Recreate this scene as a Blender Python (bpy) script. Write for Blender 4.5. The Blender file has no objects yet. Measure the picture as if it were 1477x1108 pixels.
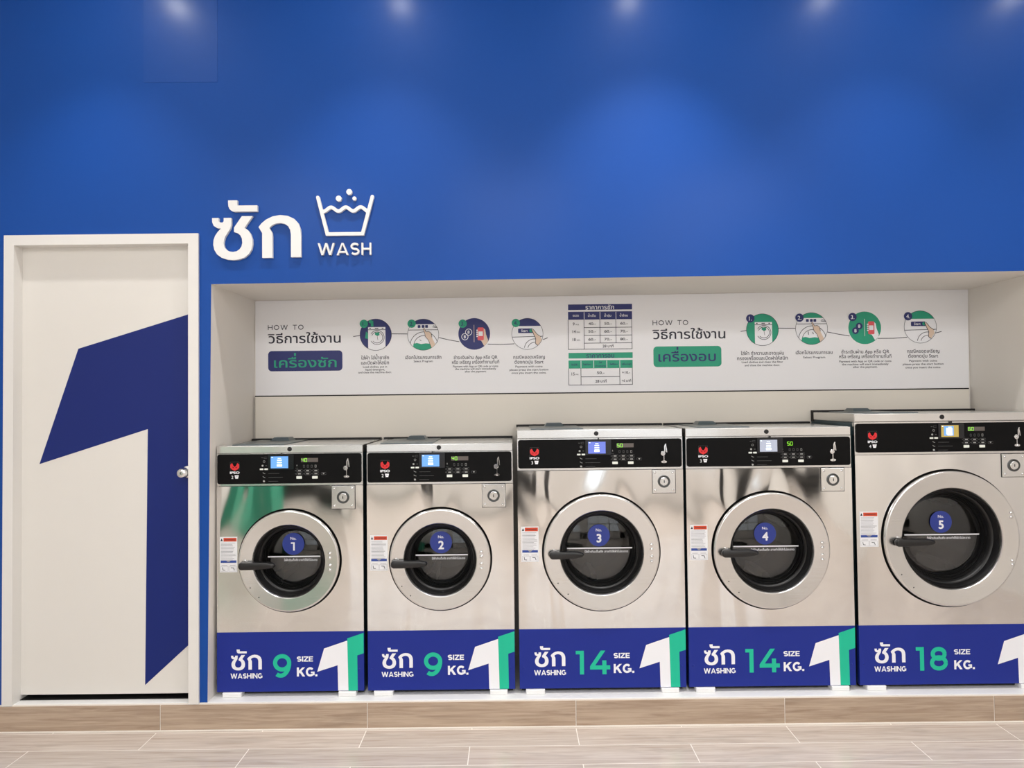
import bpy, math, random
from mathutils import Vector, Matrix
random.seed(7)
PI = math.pi
scn = bpy.context.scene
col = scn.collection

# ------------------------------------------------------------------ camera
PITCH, ROLL = 0.022, 0.011
cam_d = bpy.data.cameras.new('camera')
cam_d.sensor_fit = 'HORIZONTAL'; cam_d.sensor_width = 36.0
cam_d.lens = 36.0 * 1000.0 / 1477.0
cam_d.clip_start = 0.05
cam = bpy.data.objects.new('camera', cam_d); col.objects.link(cam)
CAM = Vector((0.0, -3.0303, 1.4148))
fw = Vector((0, math.cos(PITCH), math.sin(PITCH)))
rt = Vector((1, 0, 0)); up = rt.cross(fw)
rt2 = rt * math.cos(ROLL) - up * math.sin(ROLL)
up2 = up * math.cos(ROLL) + rt * math.sin(ROLL)
M = Matrix((rt2, up2, -fw)).transposed().to_4x4()
M.translation = CAM
cam.matrix_world = M
scn.camera = cam

# ------------------------------------------------------------------ world, lights, exposure
w = bpy.data.worlds.new('world'); scn.world = w; w.use_nodes = True
w.node_tree.nodes['Background'].inputs[0].default_value = (0.92, 0.96, 1.0, 1)
w.node_tree.nodes['Background'].inputs[1].default_value = 1.6
scn.view_settings.view_transform = 'Standard'
scn.view_settings.look = 'None'
scn.view_settings.exposure = 0.27
scn.view_settings.gamma = 1.0
scn.view_settings.use_curve_mapping = False
CEIL = 3.46

def spot(x, y, z, power, size=84, blend=0.75, rad=0.035, colr=(1.0, 0.99, 0.985)):
    l = bpy.data.lights.new('downlight_lamp', 'SPOT')
    l.energy = power; l.spot_size = math.radians(size); l.spot_blend = blend
    l.shadow_soft_size = rad; l.color = colr
    o = bpy.data.objects.new('downlight_lamp', l); col.objects.link(o)
    o.location = (x, y, z)
    return o

def area(x, y, z, sx, sy, power, colr=(1.0, 0.99, 0.985)):
    l = bpy.data.lights.new('ceiling_lamp', 'AREA')
    l.shape = 'RECTANGLE'; l.size = sx; l.size_y = sy; l.energy = power; l.color = colr
    o = bpy.data.objects.new('ceiling_lamp', l); col.objects.link(o)
    o.location = (x, y, z)
    return o

# wall washers close to the blue wall
for x, p in ((-1.78, 34), (-0.55, 36), (0.62, 60), (1.62, 33), (2.60, 28)):
    spot(x, -0.50, CEIL - 0.03, p)
# the shop's general lighting
for x in (-2.1, 0.0, 2.1):
    for y in (-3.9, -5.7):
        area(x, y, CEIL - 0.03, 1.1, 0.9, 28)

# ------------------------------------------------------------------ materials
def lin(c):
    return tuple(((v / 255.0) / 12.92 if v / 255.0 <= 0.04045 else ((v / 255.0 + 0.055) / 1.055) ** 2.4) for v in c)

def mat(name, rgb, rough=0.5, metal=0.0, vary=0.0, scale=8.0, spec=0.5, bump=0.0, emit=None, estr=1.0, coat=0.0):
    m = bpy.data.materials.new(name); m.use_nodes = True
    nt = m.node_tree; b = nt.nodes['Principled BSDF']
    c = lin(rgb)
    b.inputs['Base Color'].default_value = (*c, 1)
    b.inputs['Roughness'].default_value = rough
    b.inputs['Metallic'].default_value = metal
    b.inputs['Specular IOR Level'].default_value = spec
    b.inputs['Coat Weight'].default_value = coat
    if emit is not None:
        b.inputs['Emission Color'].default_value = (*lin(emit), 1)
        b.inputs['Emission Strength'].default_value = estr
    if vary > 0 or bump > 0:
        tc = nt.nodes.new('ShaderNodeTexCoord')
        n = nt.nodes.new('ShaderNodeTexNoise'); n.inputs['Scale'].default_value = scale
        n.inputs['Detail'].default_value = 4
        nt.links.new(tc.outputs['Object'], n.inputs['Vector'])
        if vary > 0:
            r = nt.nodes.new('ShaderNodeMapRange')
            r.inputs['To Min'].default_value = 1 - vary; r.inputs['To Max'].default_value = 1 + vary
            nt.links.new(n.outputs['Fac'], r.inputs['Value'])
            mx = nt.nodes.new('ShaderNodeVectorMath'); mx.operation = 'SCALE'
            mx.inputs[0].default_value = c
            nt.links.new(r.outputs['Result'], mx.inputs['Scale'])
            nt.links.new(mx.outputs[0], b.inputs['Base Color'])
        if bump > 0:
            bp = nt.nodes.new('ShaderNodeBump'); bp.inputs['Strength'].default_value = bump
            bp.inputs['Distance'].default_value = 0.002
            n2 = nt.nodes.new('ShaderNodeTexNoise'); n2.inputs['Scale'].default_value = scale * 12
            nt.links.new(tc.outputs['Object'], n2.inputs['Vector'])
            nt.links.new(n2.outputs['Fac'], bp.inputs['Height'])
            nt.links.new(bp.outputs['Normal'], b.inputs['Normal'])
    return m

def steel(name, rgb, rough, warp, brush=0.25):
    """stainless sheet: slow dents that bend the reflections, fine brushing in the roughness"""
    m = mat(name, rgb, rough, 1.0)
    nt = m.node_tree; b = nt.nodes['Principled BSDF']
    tc = nt.nodes.new('ShaderNodeTexCoord')
    mp = nt.nodes.new('ShaderNodeMapping'); mp.inputs['Scale'].default_value = (3.8, 1.0, 1.25)
    nt.links.new(tc.outputs['Object'], mp.inputs['Vector'])
    oi = nt.nodes.new('ShaderNodeObjectInfo')
    n = nt.nodes.new('ShaderNodeTexNoise'); n.noise_dimensions = '4D'
    n.inputs['Scale'].default_value = 1.0; n.inputs['Detail'].default_value = 0.5
    n.inputs['Roughness'].default_value = 0.4; n.inputs['Distortion'].default_value = 1.0
    ml = nt.nodes.new('ShaderNodeMath'); ml.operation = 'MULTIPLY'; ml.inputs[1].default_value = 37.0
    nt.links.new(oi.outputs['Random'], ml.inputs[0])
    nt.links.new(ml.outputs[0], n.inputs['W'])
    nt.links.new(mp.outputs[0], n.inputs['Vector'])
    bp = nt.nodes.new('ShaderNodeBump'); bp.inputs['Strength'].default_value = 1.0
    bp.inputs['Distance'].default_value = warp
    nt.links.new(n.outputs['Fac'], bp.inputs['Height'])
    nt.links.new(bp.outputs['Normal'], b.inputs['Normal'])
    m2 = nt.nodes.new('ShaderNodeMapping'); m2.inputs['Scale'].default_value = (3, 3, 420)
    nt.links.new(tc.outputs['Object'], m2.inputs['Vector'])
    nb = nt.nodes.new('ShaderNodeTexNoise'); nb.inputs['Scale'].default_value = 1.0; nb.inputs['Detail'].default_value = 2
    nt.links.new(m2.outputs[0], nb.inputs['Vector'])
    r = nt.nodes.new('ShaderNodeMapRange')
    r.inputs['To Min'].default_value = rough * (1 - brush); r.inputs['To Max'].default_value = rough * (1 + brush)
    nt.links.new(nb.outputs['Fac'], r.inputs['Value'])
    nt.links.new(r.outputs['Result'], b.inputs['Roughness'])
    return m

def wood_tile(name, c1, c2, rough):
    """wood-look porcelain plank: grain stretched along the plank, a knot here and there, each plank its own"""
    m = mat(name, c1, rough, 0.0)
    nt = m.node_tree; b = nt.nodes['Principled BSDF']
    tc = nt.nodes.new('ShaderNodeTexCoord'); oi = nt.nodes.new('ShaderNodeObjectInfo')
    ml = nt.nodes.new('ShaderNodeMath'); ml.operation = 'MULTIPLY'; ml.inputs[1].default_value = 53.0
    nt.links.new(oi.outputs['Random'], ml.inputs[0])
    def noise(sc, vec, det, dist):
        mp = nt.nodes.new('ShaderNodeMapping'); mp.inputs['Scale'].default_value = vec
        nt.links.new(tc.outputs['Object'], mp.inputs['Vector'])
        n = nt.nodes.new('ShaderNodeTexNoise'); n.noise_dimensions = '4D'
        n.inputs['Scale'].default_value = sc; n.inputs['Detail'].default_value = det
        n.inputs['Distortion'].default_value = dist; n.inputs['Roughness'].default_value = 0.62
        nt.links.new(mp.outputs[0], n.inputs['Vector']); nt.links.new(ml.outputs[0], n.inputs['W'])
        return n
    g = noise(1.0, (2.6, 62, 62), 7, 1.2)
    k = noise(1.0, (1.6, 9, 9), 3, 2.2)
    rr = nt.nodes.new('ShaderNodeValToRGB')
    rr.color_ramp.elements[0].position = 0.30; rr.color_ramp.elements[0].color = (*lin(c2), 1)
    rr.color_ramp.elements[1].position = 0.62; rr.color_ramp.elements[1].color = (*lin(c1), 1)
    nt.links.new(g.outputs['Fac'], rr.inputs['Fac'])
    kr = nt.nodes.new('ShaderNodeMapRange')
    kr.inputs['From Min'].default_value = 0.22; kr.inputs['From Max'].default_value = 0.46
    kr.inputs['To Min'].default_value = 0.80; kr.inputs['To Max'].default_value = 1.0
    nt.links.new(k.outputs['Fac'], kr.inputs['Value'])
    tone = nt.nodes.new('ShaderNodeMapRange'); tone.inputs['To Min'].default_value = 0.94; tone.inputs['To Max'].default_value = 1.05
    nt.links.new(oi.outputs['Random'], tone.inputs['Value'])
    mm = nt.nodes.new('ShaderNodeMath'); mm.operation = 'MULTIPLY'
    nt.links.new(kr.outputs[0], mm.inputs[0]); nt.links.new(tone.outputs[0], mm.inputs[1])
    sc = nt.nodes.new('ShaderNodeVectorMath'); sc.operation = 'SCALE'
    nt.links.new(rr.outputs['Color'], sc.inputs[0]); nt.links.new(mm.outputs[0], sc.inputs['Scale'])
    nt.links.new(sc.outputs[0], b.inputs['Base Color'])
    return m

def glass_mat(name):
    m = mat(name, (235, 238, 238), 0.0)
    b = m.node_tree.nodes['Principled BSDF']
    b.inputs['Transmission Weight'].default_value = 1.0
    b.inputs['IOR'].default_value = 1.45
    return m

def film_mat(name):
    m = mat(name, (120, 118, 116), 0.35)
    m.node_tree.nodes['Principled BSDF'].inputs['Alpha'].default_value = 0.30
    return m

BLUE = mat('blue_wall_paint', (12, 73, 158), 0.55, vary=0.05, scale=1.3, spec=0.2, coat=0.16)
BLUE.node_tree.nodes['Principled BSDF'].inputs['Coat Roughness'].default_value = 0.24
GREYP = mat('grey_frame_paint', (186, 182, 176), 0.5)
BLUE2 = mat('blue_gloss_paint', (12, 73, 158), 0.5, vary=0.05, scale=1.3, spec=0.25, coat=0.22)
BLUE2.node_tree.nodes['Principled BSDF'].inputs['Coat Roughness'].default_value = 0.24
CREAM = mat('cream_paint', (230, 225, 218), 0.55, vary=0.015, scale=2.0, bump=0.06)
CEILM = mat('white_ceiling_paint', (236, 234, 230), 0.7, bump=0.05)
DOORW = mat('warm_white_laminate', (228, 225, 219), 0.42, vary=0.01)
FRAMEW = mat('white_frame_paint', (232, 230, 226), 0.35, bump=0.04)
NAVY = mat('navy_vinyl', (14, 36, 112), 0.45, spec=0.3)
PLINTH = mat('white_plinth_paint', (240, 240, 239), 0.5, vary=0.03, scale=14, bump=0.4)
GROUT = mat('pale_grout', (240, 234, 226), 0.8, vary=0.03, scale=20)
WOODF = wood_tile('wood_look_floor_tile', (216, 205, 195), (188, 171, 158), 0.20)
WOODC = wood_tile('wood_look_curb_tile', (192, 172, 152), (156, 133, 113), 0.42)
TEAL = mat('teal_paint', (36, 150, 118), 0.5, vary=0.03)
BLACK = mat('black_gap', (8, 8, 9), 0.6)
BODY = mat('dark_teal_enamel', (44, 66, 72), 0.35)
STEEL = steel('stainless_sheet', (231, 230, 228), 0.08, 0.021)
STEEL2 = steel('brushed_stainless', (222, 221, 219), 0.22, 0.006, 0.35)
CHROME = mat('chrome', (225, 225, 225), 0.09, 1.0)
ZINC = mat('polished_plate', (228, 228, 226), 0.20, 1.0, vary=0.05, scale=30)
PANEL = mat('black_control_plastic', (9, 9, 10), 0.45, spec=0.12)
RUBBER = mat('black_rubber', (12, 12, 13), 0.38)
HANDLE = mat('black_handle_plastic', (22, 22, 23), 0.36)
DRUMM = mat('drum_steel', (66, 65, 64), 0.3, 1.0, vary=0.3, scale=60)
DRUMB = mat('drum_shadow_steel', (70, 70, 72), 0.4, 1.0)  # plain dark steel for the glass rim and ring pins
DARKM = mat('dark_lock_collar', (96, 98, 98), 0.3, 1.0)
GLASS = glass_mat('door_glass')
FILM = film_mat('grey_film')
GLASSW = mat('window_pane', (235, 240, 240), 0.0); GLASSW.node_tree.nodes['Principled BSDF'].inputs['Alpha'].default_value = 0.12
STBLUE = mat('blue_sticker', (38, 58, 146), 0.35)
WHITE = mat('white_print', (242, 243, 248), 0.45)
PBLUE = mat('blue_panel_vinyl', (24, 44, 140), 0.42, vary=0.015, scale=3, spec=0.3)
PGREEN = mat('green_vinyl', (6, 190, 152), 0.4)
LIDTOP = mat('grey_lid_enamel', (176, 178, 176), 0.25, 0.3)
DISP = mat('dispenser_plastic', (74, 88, 94), 0.3)
SIGNW = mat('white_acrylic', (238, 238, 236), 0.35)
BANW = mat('banner_film', (240, 240, 243), 0.5)
INK = mat('dark_ink', (28, 27, 48), 0.5)
BNAVY = mat('banner_navy', (36, 44, 108), 0.5)
BGREEN = mat('banner_green', (30, 158, 124), 0.5)
SKIN = mat('print_beige', (224, 200, 180), 0.5)
PINK = mat('print_coral', (226, 92, 100), 0.5)
LRED = mat('label_orange', (206, 72, 38), 0.5)
LBLUE = mat('label_blue', (40, 70, 150), 0.5)
LWHITE = mat('label_white', (232, 233, 236), 0.45)
LGREY = mat('label_fine_print', (150, 150, 158), 0.5)
LOGOR = mat('logo_red', (214, 34, 40), 0.45)
BEIGE = mat('panel_laminate', (232, 226, 215), 0.45, vary=0.01)
BTN = mat('white_button', (232, 236, 228), 0.4)
ICON = mat('panel_print', (168, 168, 166), 0.5)
ICOND = mat('panel_print_dim', (96, 96, 97), 0.5)
LEDOFF = mat('display_window', (96, 88, 84), 0.3)
LEDG = mat('display_digits', (150, 235, 60), 0.4, emit=(120, 220, 40), estr=0.75)
BEZEL = mat('screen_bezel', (10, 11, 18), 0.2)
SCR = {
    'blue': mat('screen_blue', (40, 60, 90), 0.2, emit=(110, 168, 245), estr=0.95),
    'violet': mat('screen_violet', (40, 50, 90), 0.2, emit=(110, 125, 215), estr=0.9),
    'grey': mat('screen_grey', (60, 60, 70), 0.2, emit=(190, 195, 210), estr=0.8),
    'amber': mat('screen_amber', (60, 50, 20), 0.2, emit=(196, 168, 88), estr=0.8),
}
LAMP = mat('lamp_lens', (240, 240, 240), 0.4, emit=(255, 250, 240), estr=130.0)
SCRT = mat('screen_text', (200, 220, 240), 0.3, emit=(236, 244, 255), estr=0.95)

# ------------------------------------------------------------------ mesh builder
class MB:
    def __init__(s): s.v = []; s.f = []; s.m = []; s.k = 0
    def lift(s, y):
        s.k += 1; return y - 1.3e-5 * (s.k % 14)      # overlapping print layers never share a plane
    def add(s, vs, fs, m=0):
        b = len(s.v); s.v += [tuple(p) for p in vs]
        for f in fs: s.f.append(tuple(i + b for i in f)); s.m.append(m)
        return s
    def box(s, x0, x1, y0, y1, z0, z1, m=0, bev=0.0):
        if bev <= 0:
            vs = [(x, y, z) for x in (x0, x1) for y in (y0, y1) for z in (z0, z1)]
            fs = [(0, 1, 3, 2), (4, 6, 7, 5), (0, 4, 5, 1), (2, 3, 7, 6), (0, 2, 6, 4), (1, 5, 7, 3)]
            return s.add(vs, fs, m)
        b = bev
        def ring(y, i): return [(x0 + i, y, z0 + i), (x1 - i, y, z0 + i), (x1 - i, y, z1 - i), (x0 + i, y, z1 - i)]
        vs = ring(y0, b) + ring(y0 + b, 0) + ring(y1 - b, 0) + ring(y1, b)
        fs = [(0, 1, 2, 3), (15, 14, 13, 12)]
        for k in range(3):
            for i in range(4):
                j = (i + 1) % 4; fs.append((4 * k + j, 4 * k + i, 4 * k + 4 + i, 4 * k + 4 + j))
        return s.add(vs, fs, m)
    def prism(s, pts, y0, y1, m=0, bev=0.0):
        """2-D outline in x,z pushed from y0 (front) to y1"""
        a = sum(pts[i][0] * pts[(i + 1) % len(pts)][1] - pts[(i + 1) % len(pts)][0] * pts[i][1] for i in range(len(pts)))
        if a < 0: pts = pts[::-1]
        n = len(pts)
        vs = [(p[0], y0, p[1]) for p in pts] + [(p[0], y1, p[1]) for p in pts]
        fs = [tuple(range(n)), tuple(range(2 * n - 1, n - 1, -1))]
        for i in range(n):
            j = (i + 1) % n; fs.append((j, i, n + i, n + j))
        return s.add(vs, fs, m)
    def flat(s, pts, y, m=0):
        a = sum(pts[i][0] * pts[(i + 1) % len(pts)][1] - pts[(i + 1) % len(pts)][0] * pts[i][1] for i in range(len(pts)))
        if a < 0: pts = pts[::-1]
        y = s.lift(y)
        return s.add([(p[0], y, p[1]) for p in pts], [tuple(range(len(pts)))], m)
    def rect(s, x0, x1, z0, z1, y, m=0): return s.flat([(x0, z0), (x1, z0), (x1, z1), (x0, z1)], y, m)
    def disc(s, cx, cz, r, y, m=0, n=40): return s.flat(arc(cx, cz, r, 0, 360, n)[:-1], y, m)
    def lathe(s, prof, cx, cz, n=96, m=0, closed=False):
        """profile of (radius, y) turned about the axis through cx,cz along y"""
        vs = []; k = len(prof)
        for i in range(n):
            a = 2 * PI * i / n
            for r, y in prof: vs.append((cx + r * math.cos(a), y, cz + r * math.sin(a)))
        fs = []
        kk = k if closed else k - 1
        for i in range(n):
            j = (i + 1) % n
            for q in range(kk):
                p = (q + 1) % k
                fs.append((i * k + q, i * k + p, j * k + p, j * k + q))
        return s.add(vs, fs, m)
    def cyl(s, cx, cz, r, y0, y1, m=0, n=24, bev=0.0):
        pr = [(0.0001, y0), (max(r - bev, .0002), y0), (r, y0 + bev), (r, y1), (0.0001, y1)]
        return s.lathe(pr, cx, cz, n, m)
    def dome(s, cx, cz, r, y0, h, m=0, n=16):
        pr = [(0.0001, y0 - h)] + [(r * math.sin(t), y0 - h * math.cos(t)) for t in (0.5, 1.0, 1.35, PI / 2)] + [(r, y0 + 0.001)]
        return s.lathe(pr, cx, cz, n, m)
    def stroke(s, pts, wd, y, m=0, cap=False, y1=None):
        """flat ribbon of width wd along 2-D points, mitred; optional round caps; y1 gives it depth"""
        n = len(pts); L = []; R = []
        for i in range(n):
            a = Vector(pts[max(i - 1, 0)]); b = Vector(pts[i]); c = Vector(pts[min(i + 1, n - 1)])
            d1 = (b - a).normalized() if i > 0 else (c - b).normalized()
            d2 = (c - b).normalized() if i < n - 1 else d1
            t = (d1 + d2)
            t = t.normalized() if t.length > 1e-6 else d1
            nn = Vector((-t.y, t.x)); k = wd / 2 / max(0.35, nn.dot(Vector((-d1.y, d1.x))))
            L.append(tuple(b + nn * k)); R.append(tuple(b - nn * k))
        out = L
        if cap:
            d = Vector(pts[-1]) - Vector(pts[-2]); a0 = math.degrees(math.atan2(d.y, d.x))
            out = out + arc(pts[-1][0], pts[-1][1], wd / 2, a0 + 90, a0 - 90, 8)[1:-1]
        out = out + R[::-1]
        if cap:
            d = Vector(pts[0]) - Vector(pts[1]); a0 = math.degrees(math.atan2(d.y, d.x))
            out = out + arc(pts[0][0], pts[0][1], wd / 2, a0 + 90, a0 - 90, 8)[1:-1]
        if y1 is None:
            # quads, so that curled ribbons do not self-tangle
            y = s.lift(y)
            vs = [(p[0], y, p[1]) for p in L] + [(p[0], y, p[1]) for p in R]
            s.add(vs, [(n + i, n + i + 1, i + 1, i) for i in range(n - 1)], m)
            if cap:
                s.disc(pts[0][0], pts[0][1], wd / 2, y, m, 16); s.disc(pts[-1][0], pts[-1][1], wd / 2, y, m, 16)
        else: s.prism(out, y, y1, m)
        return s
    def build(s, name, mats, parent=None, smooth=False, **props):
        me = bpy.data.meshes.new(name); me.from_pydata(s.v, [], s.f)
        if not isinstance(mats, (list, tuple)): mats = [mats]
        for q in mats: me.materials.append(q)
        for p, mi in zip(me.polygons, s.m): p.material_index = mi
        me.update()
        if smooth:
            me.polygons.foreach_set('use_smooth', [True] * len(me.polygons))
            me.set_sharp_from_angle(angle=math.radians(38))
        o = bpy.data.objects.new(name, me); col.objects.link(o)
        if parent: o.parent = parent
        for k, v in props.items(): o[k] = v
        return o

def arc(cx, cz, r, a0, a1, n, rz=None):
    rz = r if rz is None else rz
    return [(cx + r * math.cos(math.radians(a0 + (a1 - a0) * i / n)), cz + rz * math.sin(math.radians(a0 + (a1 - a0) * i / n))) for i in range(n + 1)]

def rrect(x0, x1, z0, z1, r, n=5):
    return arc(x1 - r, z1 - r, r, 0, 90, n) + arc(x0 + r, z1 - r, r, 90, 180, n) + arc(x0 + r, z0 + r, r, 180, 270, n) + arc(x1 - r, z0 + r, r, 270, 360, n)

def empty(name, loc, label=None, cat=None, group=None, kind=None):
    o = bpy.data.objects.new(name, None); col.objects.link(o); o.location = loc
    o.empty_display_size = 0.1
    tag(o, label, cat, group, kind)
    return o

def tag(o, label=None, cat=None, group=None, kind=None):
    for k, v in (('label', label), ('category', cat), ('group', group), ('kind', kind)):
        if v: o[k] = v
    return o

# ------------------------------------------------------------------ lettering (the built-in font, laid out glyph by glyph)
UPPER = '\u0e31\u0e34\u0e35\u0e36\u0e37\u0e33'
TONES = '\u0e48\u0e49\u0e4a\u0e4b\u0e4c'
ALLTEXT = '|' + 'ABCDEFGHIJKLMNOPQRSTUVWXYZ0123456789.-+,%฿ abcdefghijklmnopqrstuvwxyz' + ''.join(chr(c) for c in list(range(0xe01, 0xe3b)) + list(range(0xe40, 0xe4d)))
WEIGHTS = (((0, 0),), tuple((math.cos(a) * .013, math.sin(a) * .013) for a in (0.6, 2.54, 3.74, 5.68)), tuple((math.cos(a) * .036, math.sin(a) * .032) for a in [PI * q / 4 + PI / 8 for q in range(8)]))
GLYPH = {}; ADV = {}
def load_glyphs():
    objs = []
    def mk(body, off, res):
        c = bpy.data.curves.new('glyph', 'FONT'); c.body = body; c.size = 1.0
        c.fill_mode = 'FRONT'; c.offset = off; c.resolution_u = res
        o = bpy.data.objects.new('glyph', c); col.objects.link(o); return o
    seen = sorted(set(ALLTEXT))
    for ch in seen:
        if ch != ' ': objs.append(('g', ch, 0, mk(ch, 0.0, 4)))
        objs.append(('a', ch, 0, mk(ch + '|', 0.0, 2)))
    bpy.context.view_layer.update()
    dg = bpy.context.evaluated_depsgraph_get()
    base = None; tmp = []
    for kind, ch, wi, o in objs:
        me = o.evaluated_get(dg).to_mesh()
        vs = [(v.co.x, v.co.y) for v in me.vertices]; fs = [tuple(p.vertices) for p in me.polygons]
        if kind == 'g': GLYPH[(ch, wi)] = (vs, fs)
        else: tmp.append((ch, max(v[0] for v in vs)))
        o.evaluated_get(dg).to_mesh_clear()
    bar = max(v[0] for v in GLYPH[('|', 0)][0])
    for ch, x in tmp: ADV[ch] = x - bar
    for _, _, _, o in objs:
        c = o.data; bpy.data.objects.remove(o); bpy.data.curves.remove(c)
    # letters whose outlines overlap: fill each outline on its own, so that no overlap drops out
    rings = [(ch, mk(ch, 0.0, 4)) for ch in seen if ch != ' ']
    for _, o in rings: o.data.fill_mode = 'NONE'
    bpy.context.view_layer.update(); dg = bpy.context.evaluated_depsgraph_get(); parts = []
    for ch, o in rings:
        me = o.evaluated_get(dg).to_mesh(); nb = {}
        for e in me.edges:
            a, b = e.vertices; nb.setdefault(a, []).append(b); nb.setdefault(b, []).append(a)
        co = [(v.co.x, v.co.y) for v in me.vertices]; o.evaluated_get(dg).to_mesh_clear()
        loops = []; done = set()
        for st in nb:
            if st in done: continue
            lp = [st]; done.add(st); cur = st
            while True:
                nx = [q for q in nb[cur] if q not in done]
                if not nx: break
                cur = nx[0]; done.add(cur); lp.append(cur)
            loops.append([co[q] for q in lp])
        def inside(p, L):
            c = False
            for i in range(len(L)):
                x1, y1 = L[i]; x2, y2 = L[i - 1]
                if (y1 > p[1]) != (y2 > p[1]) and p[0] < (x2 - x1) * (p[1] - y1) / (y2 - y1) + x1: c = not c
            return c
        if len(loops) < 2: continue
        full = [[all(inside(p, B) for p in A) for B in loops] for A in loops]
        some = [[any(inside(p, B) for p in A) for B in loops] for A in loops]
        n = len(loops)
        if not any(i != j and some[i][j] and not full[i][j] and not full[j][i] for i in range(n) for j in range(n)): continue
        outer = [i for i in range(n) if not any(full[i][j] for j in range(n) if j != i)]
        grp = []
        for i in outer:
            c = bpy.data.curves.new('glyph', 'CURVE'); c.dimensions = '2D'; c.fill_mode = 'FRONT'
            for L in [loops[i]] + [loops[j] for j in range(n) if j != i and full[j][i]]:
                sp_ = c.splines.new('POLY'); sp_.points.add(len(L) - 1); sp_.use_cyclic_u = True
                for q, p in enumerate(L): sp_.points[q].co = (p[0], p[1], 0, 1)
            ob = bpy.data.objects.new('glyph', c); col.objects.link(ob); grp.append(ob)
        parts.append((ch, grp))
    bpy.context.view_layer.update(); dg = bpy.context.evaluated_depsgraph_get()
    for ch, grp in parts:
        vs, fs = [], []
        for ob in grp:
            me = ob.evaluated_get(dg).to_mesh(); b = len(vs)
            vs += [(v.co.x, v.co.y) for v in me.vertices]; fs += [tuple(q + b for q in p.vertices) for p in me.polygons]
            ob.evaluated_get(dg).to_mesh_clear()
        GLYPH[(ch, 0)] = (vs, fs); OVERLAP.append(ch)
    for o in [q[1] for q in rings] + [ob for _, g_ in parts for ob in g_]:
        c = o.data; bpy.data.objects.remove(o); bpy.data.curves.remove(c)
OVERLAP = []
load_glyphs()

def layout(txt, wi=0, track=0.0):
    out = []; pen = 0.0; prev = ''
    for i, ch in enumerate(txt):
        if ch != ' ':
            dz = 0.0; dx = 0.0
            nxt = txt[i + 1] if i + 1 < len(txt) else ''
            if ch in TONES and (prev in UPPER or nxt == '\u0e33'): dz = 0.25
            out.append((ch, pen + dx, dz))
        a = ADV[ch]
        if ch in TONES or ch in '\u0e31\u0e34\u0e35\u0e36\u0e37\u0e38\u0e39\u0e3a\u0e47\u0e4c': a = 0.0
        pen += a + (track if a > 0 else 0)
        prev = ch
    return out, pen

def text(mb, txt, x, z, h=None, width=None, y=0.0, m=0, wi=0, align='c', track=0.0, y1=None, cap=0.72):
    """x,z = baseline anchor; h = capital height; width squeezes or stretches to fit"""
    items, adv = layout(txt, wi, track)
    pts = [(px + vx, vz + dz) for ch, px, dz in items for vx, vz in GLYPH[(ch, 0)][0]]
    xa = min(p[0] for p in pts); xb = max(p[0] for p in pts)
    sz = (h / cap) if h else width / (xb - xa)
    sx = width / (xb - xa) if width else sz
    x0 = {'l': x, 'c': x - (xb - xa) * sx / 2, 'r': x - (xb - xa) * sx}[align] - xa * sx
    for k_, (ch, px, dz, ox, oz) in enumerate([(c_, p_, d_, o_[0], o_[1]) for c_, p_, d_ in items for o_ in WEIGHTS[wi]]):
        vs, fs = GLYPH[(ch, 0)]
        P = [(x0 + (px + vx + ox) * sx, z + (vz + dz + oz) * sz) for vx, vz in vs]
        fs2 = []
        for f in fs:
            a = 0.0
            for i in range(len(f)):
                p, q = P[f[i]], P[f[(i + 1) % len(f)]]; a += p[0] * q[1] - q[0] * p[1]
            fs2.append(f if a > 0 else f[::-1])
        if y1 is None: mb.add([(p[0], y - 3e-5 * (k_ % 8), p[1]) for p in P], fs2, m)
        else:
            n = len(P); ec = {}
            for f in fs2:
                for i in range(len(f)):
                    e = (f[i], f[(i + 1) % len(f)]); ec[e] = 1
            side = [(b, a, n + a, n + b) for (a, b) in ec if (b, a) not in ec]
            mb.add([(p[0], y - 1e-4 * (k_ % 8), p[1]) for p in P] + [(p[0], y1, p[1]) for p in P], fs2 + side, m)
    return mb

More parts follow.
